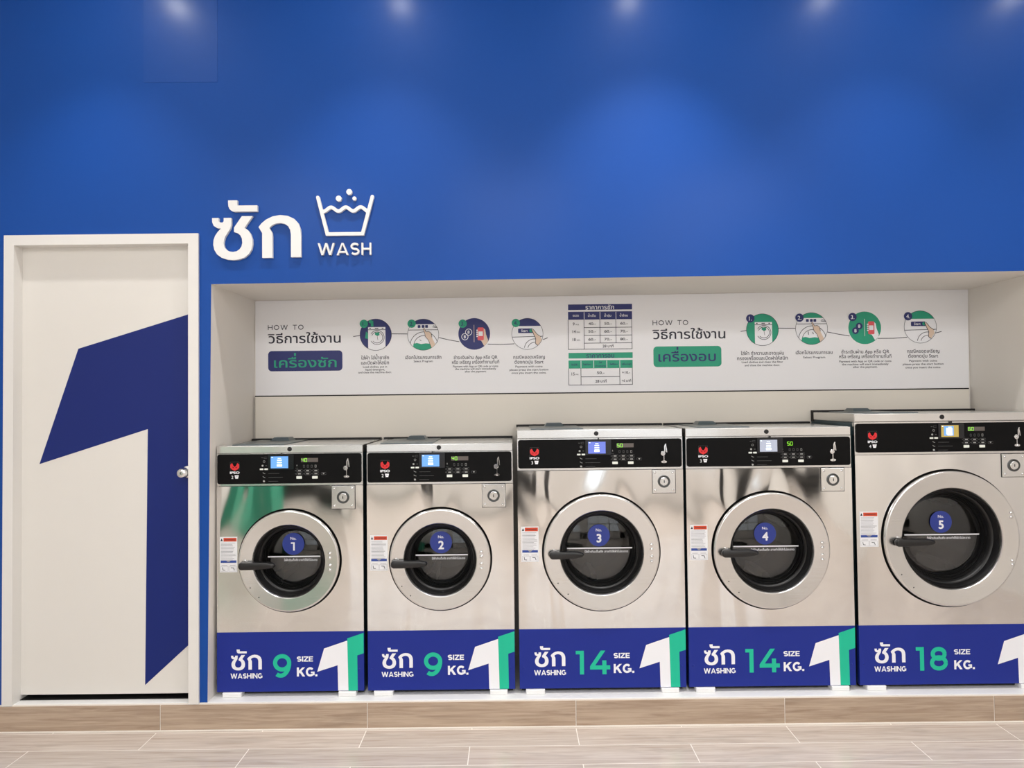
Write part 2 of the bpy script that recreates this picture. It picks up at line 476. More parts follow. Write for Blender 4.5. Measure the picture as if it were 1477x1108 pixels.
# even-stroke geometric capitals for the large Latin lettering
GW = {'W': 1.52, 'A': 1.10, 'S': .84, 'H': .98, 'I': 0, 'N': 1.0, 'G': 1.02, 'Z': .84, 'E': .76, 'K': .96, 'O': 1.12, 'T': .86, '.': 0, ' ': .5}
def caps(mb, txt, x, z, h, width, y, m=0, t=.21, align='l', y1=None, gap=.08):
    W_ = [max(GW[c], t) for c in txt]; tot = sum(W_) + gap * (len(txt) - 1)
    sx = width / tot; x0 = x - (width / 2 if align == 'c' else 0); pen = 0.0; n = [0]
    def pg(pts):
        q = [(x0 + (pen + a) * sx, z + b * h) for a, b in pts]; n[0] += 1
        if y1 is None: mb.flat(q, y, m)
        else: mb.prism(q, y - 5e-5 * (n[0] % 7), y1, m)
    def band(path, wd=t):
        L, R_ = [], []
        for i, p in enumerate(path):
            a = Vector(path[max(i - 1, 0)]); b = Vector(path[min(i + 1, len(path) - 1)]); d = (b - a).normalized(); nn = Vector((-d.y, d.x)) * wd / 2
            L.append((p[0] + nn.x, p[1] + nn.y)); R_.append((p[0] - nn.x, p[1] - nn.y))
        if y1 is None:
            for i in range(len(path) - 1): mb.add([(x0 + (pen + a) * sx, y - 2e-6 * i, z + b * h) for a, b in (R_[i], R_[i + 1], L[i + 1], L[i])] if True else [], [(0, 1, 2, 3) if area2([R_[i], R_[i + 1], L[i + 1], L[i]]) > 0 else (3, 2, 1, 0)], m)
        else: pg(L + R_[::-1])
    def rc(a, b, c, d): pg([(a, c), (b, c), (b, d), (a, d)])
    for ch, w_ in zip(txt, W_):
        if ch == 'H': rc(0, t, 0, 1); rc(w_ - t, w_, 0, 1); rc(t * .5, w_ - t * .5, .5 - t * .43, .5 + t * .43)
        elif ch == 'I': rc(0, t, 0, 1)
        elif ch == 'N': rc(0, t, 0, 1); rc(w_ - t, w_, 0, 1); pg([(0, 1), (t * 1.0, 1), (w_, 0), (w_ - t, 0)])
        elif ch == 'E': rc(0, t, 0, 1); rc(0, w_, 0, t * .86); rc(0, w_, 1 - t * .86, 1); rc(0, w_ * .92, .5 - t * .42, .5 + t * .42)
        elif ch == 'Z': rc(0, w_, 0, t * .86); rc(0, w_, 1 - t * .86, 1); pg([(0, t * .7), (0, 0), (t * .6, 0), (w_, 1 - t * .7), (w_, 1), (w_ - t * .6, 1)])
        elif ch == 'T': rc(w_ / 2 - t / 2, w_ / 2 + t / 2, 0, 1); rc(0, w_, 1 - t * .88, 1)
        elif ch == 'K': rc(0, t, 0, 1); pg([(t * .6, .22), (t * .6, .22 + t * 1.35), (w_ - t * 1.30, 1), (w_ - t * .02, 1)]); pg([(t * 1.5, .42), (t * 1.5 + t * .75, .42 + t * .85), (w_, 0), (w_ - t * 1.22, 0)])
        elif ch == 'A':
            c = w_ / 2; pg([(0, 0), (t * 1.05, 0), (c + t * .30, 1), (c - t * .52, 1)]); pg([(w_, 0), (w_ - t * 1.05, 0), (c - t * .30, 1), (c + t * .52, 1)]); rc(w_ * .2, w_ * .8, .19, .19 + t * .82)
        elif ch == 'W':
            q = w_ / 4; e = t * .5
            for a, b, k0, k1 in ((e, q + e * .35, 1, 0), (2 * q, q + e * .35, 1, 0), (2 * q, 3 * q - e * .35, 1, 0), (w_ - e, 3 * q - e * .35, 1, 0)): pg([(a - e, k0), (a + e, k0), (b + e, k1), (b - e, k1)])
        elif ch == 'O': band(arc(w_ / 2, .5, w_ / 2 - t / 2, 0, 360, 36, .51 - t / 2))
        elif ch == 'S':
            ru = (1.02 - t) / 4; rx = w_ / 2 - t / 2; c = w_ / 2
            band(arc(c, 1.01 - t / 2 - ru, rx, 32, 270, 18, ru) + arc(c, -.01 + t / 2 + ru, rx, 90, -148, 18, ru)[1:])
        elif ch == 'G': band(arc(w_ / 2, .5, w_ / 2 - t / 2, 44, 318, 30, .51 - t / 2)); rc(w_ - t, w_, .13, .53); rc(w_ * .58, w_ - t * .3, .53 - t * .7, .53)
        elif ch == '.': rc(0, t, 0, t * .95)
        pen += w_ + gap
    return mb
def area2(P): return sum(P[i][0] * P[(i + 1) % len(P)][1] - P[(i + 1) % len(P)][0] * P[i][1] for i in range(len(P)))

# the house letter shapes of the wall sign, reused on the washers (traced in pixels of an enlarged image crop, z up)
def flip(p): return [(a, -b) for a, b in p]
MARK = flip([(220, 130), (290, 130), (290, 170), (443, 170), (443, 217), (265, 217), (246, 211), (230, 196), (222, 175), (220, 150)])
SOSO = flip([(97, 265), (147, 265), (147, 288), (155, 300), (178, 300), (186, 290), (186, 265), (243, 265), (243, 318), (235, 350), (212, 385), (195, 412), (187, 440), (185, 464),
        (190, 490), (207, 511), (232, 524), (258, 527), (285, 522), (307, 507), (322, 485), (328, 458), (325, 425), (313, 400), (292, 382), (265, 374), (265, 340), (325, 253), (407, 253),
        (345, 342), (372, 362), (393, 392), (404, 430), (406, 468), (398, 510), (377, 545), (343, 572), (300, 586), (256, 590), (210, 585), (168, 570), (135, 545), (114, 510), (106, 472), (108, 435), (120, 402), (140, 372), (165, 346), (135, 342), (110, 325), (98, 298)])
KOKAI = flip([(480, 575), (480, 385), (453, 338), (475, 310), (510, 281), (560, 257), (618, 247), (676, 254), (724, 276), (757, 312), (773, 356), (777, 400), (777, 572), (700, 572), (700, 400), (695, 363), (679, 333), (652, 315), (618, 308), (582, 313), (554, 326), (535, 345), (556, 383), (558, 410), (558, 575)])

# ------------------------------------------------------------------ the room
XL, XR, YB = -3.4, 3.6, -6.4
PL = 0.117                                   # height of the plinth above the floor
NXL0, NXL1, NXR = -1.333, -1.314, 2.345      # niche sides (the left one leans a hair)
def ntop(x): return 1.941 + 0.0053 * x
NB = 0.520                                   # depth of the niche
DX0, DX1, DZ = -2.218, -1.367, 2.157         # door frame outside

wall = MB()
def wquad(a, b, c, d): wall.add([(p[0], 0, p[1]) for p in (a, b, c, d)], [(0, 1, 2, 3)])
# blue wall with the door opening and the niche cut out
DH = DZ - 0.02
wquad((XL, 0), (DX0 + .02, 0), (DX0 + .02, DH), (XL, DH))
wquad((XL, DH), (DX1 - .02, DH), (DX1 - .02, CEIL), (XL, CEIL))
wquad((DX1 - .02, PL), (NXL0, PL), (NXL1, ntop(NXL1)), (DX1 - .02, ntop(NXL1)))
wquad((DX1 - .02, ntop(NXL1)), (NXL1, ntop(NXL1)), (NXL1, CEIL), (DX1 - .02, CEIL))
wquad((NXL1, ntop(NXL1)), (NXR, ntop(NXR)), (NXR, CEIL), (NXL1, CEIL))
wquad((NXR, 0), (XR, 0), (XR, CEIL), (NXR, CEIL))
wall_back = wall.build('wall_back', BLUE, kind='structure')
MB().add([(NXL0, 0, PL), (NXL0, NB + .02, PL), (NXL1, NB + .02, ntop(NXL1)), (NXL1, 0, ntop(NXL1))], [(0, 1, 2, 3)]).build('niche_side', CREAM, wall_back)
MB().add([(NXR, 0, PL), (NXR, 0, ntop(NXR)), (NXR, NB + .02, ntop(NXR)), (NXR, NB + .02, PL)], [(0, 1, 2, 3)]).build('niche_side', CREAM, wall_back)
MB().add([(NXL1, 0, ntop(NXL1)), (NXL1, NB + .02, ntop(NXL1)), (NXR, NB + .02, ntop(NXR)), (NXR, 0, ntop(NXR))], [(0, 1, 2, 3)]).build('niche_ceiling', CREAM, wall_back)
MB().box(NXL0 - .02, NXR + .02, NB, NB + .02, PL, 1.98).build('niche_back', CREAM, wall_back)
MB().rect(-1.316, 2.338, 0.6, 1.447, NB - .002).build('panel_gap', BLACK, wall_back)
MB().box(-1.310, 2.330, NB - .016, NB - .004, 0.6, 1.441, bev=0.001).build('access_panel', BEIGE, wall_back)
MB().rect(XL, XR, 0, CEIL, .8).build('wall_core', CREAM, wall_back)
MB().box(-1.612, -1.285, -.0012, .001, 2.83, CEIL).build('glossy_paint_patch', BLUE2, wall_back)

MB().box(XL - .1, XL, YB, 0.9, 0, CEIL).build('wall_left', CREAM, kind='structure')
MB().box(XR, XR + .1, YB, 0.9, 0, CEIL).build('wall_right', CREAM, kind='structure')
wm = MB()
for a, b in ((XL, -2.3), (-0.35, 0.25), (2.9, XR)): wm.box(a, b, YB - .1, YB, 0, CEIL)
wm.box(XL, XR, YB - .1, YB, 2.7, CEIL); wm.box(XL, XR, YB - .1, YB, 0, .62)
wf = wm.build('wall_front', CREAM, kind='structure')
MB().box(XL, XR, YB, YB + .012, 0, .11).build('baseboard_front', GREYP, kind='structure')  # unseen baseboard, added as a darker band for grey waves in the steel
for a, b, n in ((-2.3, -0.35, 1), (0.25, 2.9, 2)):  # unseen glazing and frames, invented for daylight and streaks in the steel
    fm_ = MB(); cnt = 3
    for q in range(cnt + 1):
        xq = a + (b - a) * q / cnt; fm_.box(xq - .03, xq + .03, YB - .08, YB - .02, .62, 2.7)
    for zq in (.66, 1.3, 2.65): fm_.box(a, b, YB - .075, YB - .025, zq - .04, zq + .04)
    wn = MB().box(a, b, YB - .055, YB - .049, 0.62, 2.69).build('window_%d' % n, GLASSW, kind='structure')
    fm_.build('window_frame', GREYP, wn)
hw_ = MB().box(XL, -2.80, -5.7, -4.2, 0, 0.80, bev=.01)  # unseen half-wall, invented to give the first washer its teal reflection
half = hw_.build('teal_half_wall', TEAL, bpy.data.objects['wall_left'])
MB().box(XL - .1, XR + .1, YB - .1, 0.9, CEIL, CEIL + .1).build('ceiling', CEILM, kind='structure')

for n_, x in enumerate((-1.70, -0.55, 0.62, 1.62, 2.60)):
    dl_ = empty('downlight', (x, -.5, CEIL), ('leftmost round ceiling downlight, above the white door', 'round ceiling downlight nearest the raised washtub emblem', 'round ceiling downlight in the middle of its row', 'round ceiling downlight just left of the rightmost one', 'rightmost round ceiling downlight')[n_], 'ceiling light', 'downlights along the blue wall')
    rg_ = MB(); n2 = 32
    vs_ = []
    for i in range(n2):
        a = 2 * PI * i / n2
        for r, z in ((.060, -.001), (.060, -.006), (.050, -.008), (.046, .0)): vs_.append((r * math.cos(a), r * math.sin(a), z))
    rg_.add(vs_, [(i * 4 + q, ((i + 1) % n2) * 4 + q, ((i + 1) % n2) * 4 + q + 1, i * 4 + q + 1) for i in range(n2) for q in range(3)])
    rg_.build('trim_ring', FRAMEW, dl_)
    MB().add([(.046 * math.cos(2 * PI * i / n2), .046 * math.sin(2 * PI * i / n2), -.002) for i in range(n2)][::-1], [tuple(range(n2))]).build('lens', LAMP, dl_)

# plinth under the niche and the door
pl = MB(); pl.box(XL, XR, 0.0, 0.9, 0.0, PL, bev=0.002)
plinth = pl.build('trim_1', PLINTH, kind='structure')
# wood-look tiles on its riser
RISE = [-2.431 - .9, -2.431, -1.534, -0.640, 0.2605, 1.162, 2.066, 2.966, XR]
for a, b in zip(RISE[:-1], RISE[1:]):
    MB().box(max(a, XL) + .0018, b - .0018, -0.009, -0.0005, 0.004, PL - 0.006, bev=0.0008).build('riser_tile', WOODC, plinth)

MB().box(XL, XR, -0.0062, -0.0002, 0.0, PL - .001).build('riser_grout', GROUT, plinth)
MB().box(XL, XR, -0.0135, -0.0085, -.001, .0045).build('floor_joint', GROUT, plinth)
# floor
FG = MB(); FG.box(XL, XR, YB, 0.0, -0.06, -0.0005)
floor = FG.build('floor', GROUT, kind='structure')
PW = 0.1455; G = 0.0021
rows = [(-0.024, -0.0095)]
yy = -0.024
while yy > YB:
    rows.append((max(yy - PW, YB), yy)); yy -= PW
rest = MB()
for i, (ya, yb) in enumerate(rows):
    off = -0.1885 if i % 2 == 0 else -0.6415
    x = off - 0.9005 * 4
    while x < XR:
        a, b = max(x, XL) + G, min(x + 0.9005, XR) - G
        if b - a > 0.02:
            if i < 26: 
                o = MB().box(a, b, ya + G, yb - G, -0.012, 0.0).build('floor_tile', WOODF, floor)
            else: rest.box(a, b, ya + G, yb - G, -0.012, 0.0)
        x += 0.9005
rest.build('floor_tile', WOODF, floor, kind='stuff')

# ------------------------------------------------------------------ door
door = MB().box(DX0 + .035, DX1 - .035, 0.045, 0.083, PL + .022, 2.12, bev=0.001).build('door_1', DOORW, kind='structure')
fr = MB()
FW = 0.0445
fr.prism([(DX0, PL - .004), (DX0 + FW, PL - .004), (DX0 + FW, DZ - FW), (DX1 - FW, DZ - FW), (DX1 - FW, PL - .004), (DX1, PL - .004), (DX1, DZ), (DX0, DZ)], -0.010, 0.10)
fr.build('door_frame', FRAMEW, door)
MB().box(DX0 + .02, DX1 - .02, 0.04, 0.10, PL + .001, PL + .003).build('threshold_gap', BLACK, door)
MB().box(DX0 + FW, DX1 - FW, 0.10, 0.104, PL, 2.13).build('door_gap_shadow', BLACK, door)
def dp(px, py):
    # camera ray to the door leaf, worked out once: roll and pitch removed
    u, v = (px - 738.5) / 1000, (py - 554) / 1000
    d = rt2 * u - up2 * v + fw
    t = (0.0445 - CAM.y) / d.y
    return (CAM.x + d.x * t, CAM.z + d.z * t)
g = [dp(*p) for p in ((290, 447.8), (113, 503.1), (56.9, 669.6), (213.2, 619), (209.3, 988.4), (290, 914))]
xr = DX1 - .035
def clipx(a, b): t = (xr - a[0]) / (b[0] - a[0]); return (xr, a[1] + (b[1] - a[1]) * t)
g = [clipx(g[1], g[0])] + g[1:5] + [clipx(g[4], g[5])]
MB().prism(g, 0.0444, 0.046).build('navy_numeral_graphic', NAVY, door)
kx, kz = dp(271.5, 680.5)
kb = MB()
kb.lathe([(0.0001, 0.036), (0.016, 0.036), (0.026, 0.039), (0.029, 0.045)], kx, kz, 40)
kb.build('knob_rosette', CHROME, door, smooth=True)
kk = MB()
kk.lathe([(0.0001, -0.026), (0.009, -0.026), (0.0115, -0.0255), (0.0185, -0.022), (0.0225, -0.012), (0.0235, 0.0), (0.021, 0.010), (0.0150, 0.018), (0.011, 0.024), (0.0125, 0.037)], kx, kz, 40)
kk.lathe([(0.0001, -0.0275), (0.0075, -0.0275), (0.008, -0.0255)], kx, kz, 24)
kk.build('door_knob', CHROME, door, smooth=True)
MB().box(kx - .0012, kx + .0012, -0.0285, -0.0272, kz - .005, kz + .005).build('keyhole', BLACK, door)

# ------------------------------------------------------------------ wall sign
S0 = 0.003012 / 5.275      # one pixel of the enlarged image crop, in metres on the sign's face
SX, SZ = -1.3035 - 97 * S0, 2.2985 + 130 * S0
def sp(p, dz=0.0): return [(SX + a * S0, SZ + b * S0 + dz) for a, b in p]
THF, TBK = -0.016, -0.001
s1 = empty('wall_lettering', (0, 0, 0), 'large white raised Thai word on the blue wall above the washer niche', 'sign')
for shp in (MARK, SOSO, KOKAI): MB().prism(sp(shp), THF, TBK).build('letter', SIGNW, s1)
s2 = empty('washtub_emblem', (0, 0, 0), 'white raised washtub outline with wavy water and bubbles on the blue wall', 'sign')
tub = MB(); Wd = 26 * S0; DZE = 0.0045
tub.stroke(sp(flip([(907, 122), (978, 405), (1248, 405), (1325, 120)]), DZE), Wd, THF, cap=True, y1=TBK)
tub.build('tub', SIGNW, s2)
wv = [(945 + 340 * i / 40, 214 - 15 * math.sin(2 * PI * (i / 40 * 3 - 0.25) - 0.35)) for i in range(41)]
wv[0] = (942, 236); wv[-1] = (1286, 236)
MB().stroke(sp(flip(wv), DZE), Wd, THF + .0005, y1=TBK).build('water_wave', SIGNW, s2)
for a, b, r in ((1148, 82, 22), (1067, 132, 22), (1187, 133, 15)):
    p = sp([(a, -b)], DZE)[0]; MB().prism(arc(p[0], p[1], r * S0, 0, 360, 28)[:-1], THF, TBK).build('bubble', SIGNW, s2)
s3 = empty('wall_lettering', (0, 0, 0), 'small white raised word WASH under the washtub outline', 'sign')
x0, x1 = SX + 905 * S0, SX + 1330 * S0
zb = SZ - 568 * S0 + DZE
widths = {'W': 1.62, 'A': 1.2, 'S': .94, 'H': 1.02}
tot = sum(widths.values()); gp = 0.012; x = x0; unit = (x1 - x0) / tot
for ch in 'WASH':
    wd = widths[ch] * unit
    mb = MB(); caps(mb, ch, x, zb, 93 * S0, wd - 0.009, THF, t=.17, y1=TBK)
    mb.build('letter', SIGNW, s3); x += wd

# ------------------------------------------------------------------ instruction banner
YBN = NB - 0.004
def bn(px, py):
    """a point of the banner's artwork (drawn in units of 3.54 mm) to metres on the banner"""
    u, v = (px - 738.5) / 1000, (py - 554) / 1000
    d = rt2 * u - up2 * v + fw
    t = (YBN - CAM.y) / d.y
    return (CAM.x + d.x * t, CAM.z + d.z * t)
KB = (YBN - CAM.y) / 1000  # metres per image pixel at the banner's depth
banner = empty('instruction_banner', (0, NB, 1.45), 'long white how-to banner with round pictures and price tables above the washers', 'banner')
def bpart(mb, name, mats, parent=None, **k):
    o = mb.build(name, mats, parent or banner, **k)
    if not parent: o.location = (0, -NB, -1.45)
    return o
bpart(MB().add([(-1.3125, YBN, 1.4475), (2.338, YBN, 1.4475), (2.345, YBN, ntop(2.34) - .001), (-1.3125, YBN, ntop(-1.31) - .001),
                (-1.3125, NB - .0005, 1.4475), (2.338, NB - .0005, 1.4475), (2.345, NB - .0005, ntop(2.34) - .001), (-1.3125, NB - .0005, ntop(-1.31) - .001)],
               [(0, 1, 2, 3), (0, 4, 5, 1), (1, 5, 6, 2), (2, 6, 7, 3), (3, 7, 4, 0)]), 'sheet', BANW)
L1, L2, L3, L4 = YBN - .0004, YBN - .0008, YBN - .0012, YBN - .0016
BM = [INK, BNAVY, BGREEN, WHITE, SKIN, PINK, BANW]
def btext(mb, t, px, py, hpx, wpx=None, m=0, wi=1, y=L1, align='c', mid=True, track=0):
    """py = middle of the line (or its baseline), sizes in drawing units"""
    X, Z = bn(px, py)
    if mid: Z -= hpx * KB / 2
    text(mb, t, X, Z, h=hpx * KB, width=wpx * KB if wpx else None, y=y, m=m, wi=wi, align=align, track=track)
def heading(hx, hy, t2y, box, tx, word, fill, ink, wx):
    mb = MB()
    hX, hZ = bn(hx, hy); caps(mb, 'HOW TO', hX, hZ - 3.5 * KB, 7 * KB, 51.5 * KB, L1, t=.15, gap=.28)
    btext(mb, 'วิธีการใช้งาน', hx, t2y, 13.4, 105, wi=1, align='l', mid=False)
    bpart(mb, 'heading', BM)
    mb = MB()
    (xa, za), (xb, zb_) = bn(box[0], box[1]), bn(box[2], box[3])
    mb.flat(rrect(xa, xb, zb_, za, 5.2 * KB), L1, fill)
    btext(mb, word, tx, wx[1], 13.6, wx[0], m=ink, wi=1, y=L2, align='l', mid=False)
    bpart(mb, 'word_box', BM)
heading(386.4, 472.6, 495.4, (386.8, 506.6, 494, 534.7), 395.6, 'เครื่องซัก', 1, 2, (89.8, 530.4))
heading(941.2, 465.8, 489.2, (942.3, 500.0, 1040.8, 528.6), 950, 'เครื่องอบ', 2, 1, (82.4, 521.6))

def clipc(pts, R):
    """keeps an outline inside its picture circle"""
    out = []
    for x, z in pts:
        r = math.hypot(x, z)
        out.append((x * R / r, z * R / r) if r > R else (x, z))
    return out
def picture(kind, cx, cy, R, fill, badge, bx, by, num):
    mb = MB(); X, Z = bn(cx, cy); k = KB
    off = 2 if fill == 1 else 1
    def P(pts): return [(X + a * k, Z + b * k) for a, b in clipc(pts, R)]
    def F(pts, y, m): mb.flat(P(pts), y, m)
    def Ln(pts, y, wd=0.75, m=0): mb.stroke(P(pts), wd * k, y, m)
    circ = arc(0, 0, R, 0, 360, 48)
    def cap_above(h, n=20):
        a = math.degrees(math.asin(h / R)); return arc(0, 0, R, a, 180 - a, n)
    if kind == 1:      # front loader with clothes going in
        F(circ[:-1], L1, fill)
        bw = 12.5
        body = [(-bw + 1.5, 11), (bw + 1.5, 11)] + arc(0, 0, R - .4, -55, -125, 12)
        F([(-11, 11), (14, 11)] + [(14, -18)] + arc(0, 0, R - .4, -55, -118, 12) + [(-11, -20)], L2, 3)
        Ln([(-11, 7.2), (14, 7.2)], L3)
        for q in (-8, 0, 2.5, 10): Ln([(q - 1.2, 9.2), (q + 1.2, 9.2)], L3, 1.2)
        Ln(arc(2, -4, 10.2, -150, 150, 30), L3); Ln(arc(2, -4, 8, -140, 160, 30), L3)
        F([(-1, 3), (5, 3.4), (5.5, -.5), (2.2, -2), (-1, 0)], L3, 2)
        Ln([(2, -1), (3.2, -8)], L3, .5)
        if fill == 1:
            F([(-14, 5), (-11, 2), (-11, -6), (-15.5, -5)], L3, 2); F(arc(-7.5, 19, 2.6, 0, 360, 14)[:-1], L3, 2)
            F([(-7, 20), (-3.4, 20.2), (-3.2, 12), (-7, 12)], L3, 2)
        Ln(arc(0, 0, R - .3, -135, -45, 20), L4, .6)
    elif kind == 2:    # finger choosing a programme
        F(circ[:-1], L1, 3)
        F(cap_above(R * .66), L2, fill)
        Ln([(-R, 7.2), (R, 7.2)], L2, .8)
        for q in (-5.8, 0, 5): mb.flat(P(rrect(q - 2, q + 2, 9.8, 13.9, .8, 3)), L3, 1)
        Ln([(13.5, 11), (R, 11)], L3, .9); Ln([(14.5, 13), (R, 13)], L3, .7)
        Ln(arc(1, -16, 20, 10, 172, 30), L3); Ln(arc(1, -16, 14.6, 10, 170, 26), L3)
        F([(-14, -13), (-9, -12), (-3, -13.6), (4, -12.6), (12, -13.6)] + arc(0, 0, R, -50, -130, 16), L3 - .0001, 2)
        if fill == 1: Ln([(-5, -7), (-4, -8.4), (-2.5, -8.4)], L4, .6)
        else: Ln([(-5, -4), (-4.4, -9)], L4, .9); Ln([(1.5, -5), (2.5, -8)], L4, .9)
        F([(0, 8.8), (1.6, 9.4), (4.2, 4), (8, 4.6), (11.6, 2), (12.6, -4), (17.5, -14.5), (12, -19.5), (7.5, -8), (3, -2.5), (2.4, 1.5)], L4 - .0002, 4)
        Ln([(0, 8.8), (2.4, 1.5), (3, -2.5), (7.5, -8), (12, -19.5)], L4 - .0004, .6)
        Ln([(1.6, 9.4), (4.2, 4), (8, 4.6), (11.6, 2), (12.6, -4)], L4 - .0004, .6)
    elif kind == 3:    # coins and a phone in a hand
        F(circ[:-1], L1, fill)
        for q, r in ((-8, 2.6), (-13.5, -4)):
            if fill == 1:
                mb.stroke([(X + (q + a) * k, Z + (r + b) * k) for a, b in arc(0, 0, 4.6, 0, 360, 24)], .9 * k, L2, 3)
            else: F([(q + a, r + b) for a, b in arc(0, 0, 4.9, 0, 360, 24)[:-1]], L2, 1)
            text(mb, '฿', X + q * k, Z + (r - 2.3) * k, h=4.6 * k, y=L3, m=3, wi=1)
        Ln([(-.2, 13), (-.2, -12)], L2, .6, m=6 if fill == 2 else 4)
        F([(14, 8), (16, 6), (17, -1), (20, -9), (21, -14), (14.5, -18), (10, -10), (6, -9), (6, 4)], L2, 3 if fill == 2 else 4)
        mb.flat(P(rrect(4.8, 13.8, -9.4, 9.2, 1.6, 4)), L3, 5)
        mb.flat(P(rrect(6.2, 12.4, -3.2, 3.4, .4, 2)), L4, 3)
        for q in (-4.6, -1.6, 1.4, 4.2): F([(3, q), (5.4, q), (5.4, q + 1.8), (3.4, q + 1.8)], L4, 3)
    else:              # pressing the start button
        F(circ[:-1], L1, 3)
        F(cap_above(R * .5), L2, fill)
        Ln([(-R, -4.6), (R, -3.6)], L2, .8)
        mb.flat(P(rrect(-13.4, 7.8, 1.2, 7.8, 1.2, 3)), L3, 1)
        text(mb, 'Start', X - 4.2 * k, Z + 2.9 * k, h=3.5 * k, y=L4, m=3, wi=1)
        F(arc(5.2, 4.6, 2.4, 0, 360, 12)[:-1], L4, 2)
        Ln(arc(10, -22, 14.6, 80, 172, 20), L3); Ln(arc(10, -22, 9.6, 85, 168, 16), L3)
        F([(6, 6), (8.4, 6.6), (14, -.6), (19, -3.8), (20.5, -9), (15, -17), (11.5, -14), (12, -7)], L4 - .0002, 4)
        Ln([(6, 6), (12, -7), (11.5, -14), (15, -17)], L4 - .0004, .8); Ln([(8.4, 6.6), (14, -.6), (20, -4.6)], L4 - .0004, .7)
    if kind != 3: Ln(arc(0, 0, R - .25, 0, 360, 56), L4, .5, m=0)
    BX, BZ = bn(bx, by)
    mb.disc(BX, BZ, 6 * k, L4 - .0006, badge, 28)
    text(mb, num + '.', BX, BZ - 2.9 * k, h=5.8 * k, y=L4 - .001, m=1 if badge == 2 else 3, wi=1)
    return bpart(mb, 'instruction_picture', BM)
TH = 4.9; EN = 2.9
picture(1, 542, 482.9, 23, 1, 2, 524.9, 467.2, '1'); picture(2, 610.4, 482.8, 22.8, 1, 2, 593.8, 467.0, '2')
picture(3, 684, 481.7, 22.9, 1, 2, 667.4, 467.0, '3'); picture(4, 760.7, 481.7, 22.8, 1, 2, 744, 466.0, '4')
picture(1, 1099.6, 475.7, 23.3, 2, 1, 1082, 459.5, '1'); picture(2, 1170.4, 474.1, 23.3, 2, 1, 1153, 458.4, '2')
picture(3, 1247.2, 473, 23.6, 2, 1, 1229.4, 457.4, '3'); picture(4, 1327.2, 471.7, 23.6, 2, 1, 1309.4, 456.3, '4')
CAPS = [
 (541, [('ใส่ผ้า ใส่น้ำยาซัก', 515.9, 40, 0), ('และปิดฝาให้สนิท', 523.2, 40, 0), ('Load clothes, put in', 529, 34.5, 1), ('liquid detergent,', 533, 28, 1), ('and close the machine door.', 537, 48, 1)]),
 (610.5, [('เลือกโปรแกรมการซัก', 515.4, 52, 0), ('Select Program', 521, 27.5, 1)]),
 (686, [('ชำระเงินผ่าน App หรือ QR', 515.3, 63, 0), ('หรือ เหรียญ เครื่องทำงานทันที', 522.2, 68, 0), ('Payment with App or QR code or coins', 528.3, 65, 1), ('the machine will start immediately', 532, 59, 1), ('after the payment.', 535.7, 31, 1)]),
 (763, [('กรณีหยอดเหรียญ', 515, 45.5, 0), ('ต้องกดปุ่ม Start', 522, 41.5, 0), ('Payment with coins', 528.6, 39, 1), ('please press the start button', 533.2, 56, 1), ('once you insert the coins.', 537.7, 50, 1)]),
 (1099.6, [('ใส่ผ้า ทำความสะอาดแผ่น', 509.4, 62, 0), ('กรองเครื่องและปิดฝาให้สนิท', 516.6, 73, 0), ('Load clothes and clean the filter', 522.1, 59.5, 1), ('and close the machine door.', 526.7, 51, 1)]),
 (1174.3, [('เลือกโปรแกรมการอบ', 508.4, 53, 0), ('Select Program', 515.3, 31.6, 1)]),
 (1248, [('ชำระเงินผ่าน App หรือ QR', 507.2, 69, 0), ('หรือ เหรียญ เครื่องทำงานทันที', 514, 75, 0), ('Payment with App or QR code or coins', 521, 75, 1), ('the machine will start immediately', 525.3, 67, 1), ('after the payment.', 529.2, 35, 1)]),
 (1331.5, [('กรณีหยอดเหรียญ', 506.4, 46.5, 0), ('ต้องกดปุ่ม Start', 513.3, 43, 0), ('Payment with coins', 520.3, 40, 1), ('please press the start button', 525, 58.6, 1), ('once you insert the coins.', 529.8, 51, 1)]),
]
for cx_, lines in CAPS:
    mb = MB()
    for t, py, wd, en in lines: btext(mb, t, cx_, py, EN if en else TH, wd, wi=1)
    bpart(mb, 'caption', BM)
for pts, grp in (([(509.5, 485.5), (519.5, 484)], 0), ([(565, 481.6), (587.5, 481.8)], 0), ([(633, 487), (648, 490.5), (662.5, 493)], 0), ([(703.5, 496.5), (722, 497), (742, 496)], 0), ([(783, 490), (790, 487.3)], 0),
                 ([(1068.3, 478.2), (1077, 476.6)], 0), ([(1122.8, 473.5), (1147.4, 473.6)], 0), ([(1193.6, 479), (1210, 482.3), (1225.5, 484.7)], 0), ([(1266, 488.2), (1290, 488), (1308.5, 486.6)], 0), ([(1349, 480.5), (1358, 478.2)], 0)):
    mb = MB(); mb.stroke([bn(*p) for p in pts], 0.95 * KB, L1 + .0001, 0); bpart(mb, 'path_line', BM)

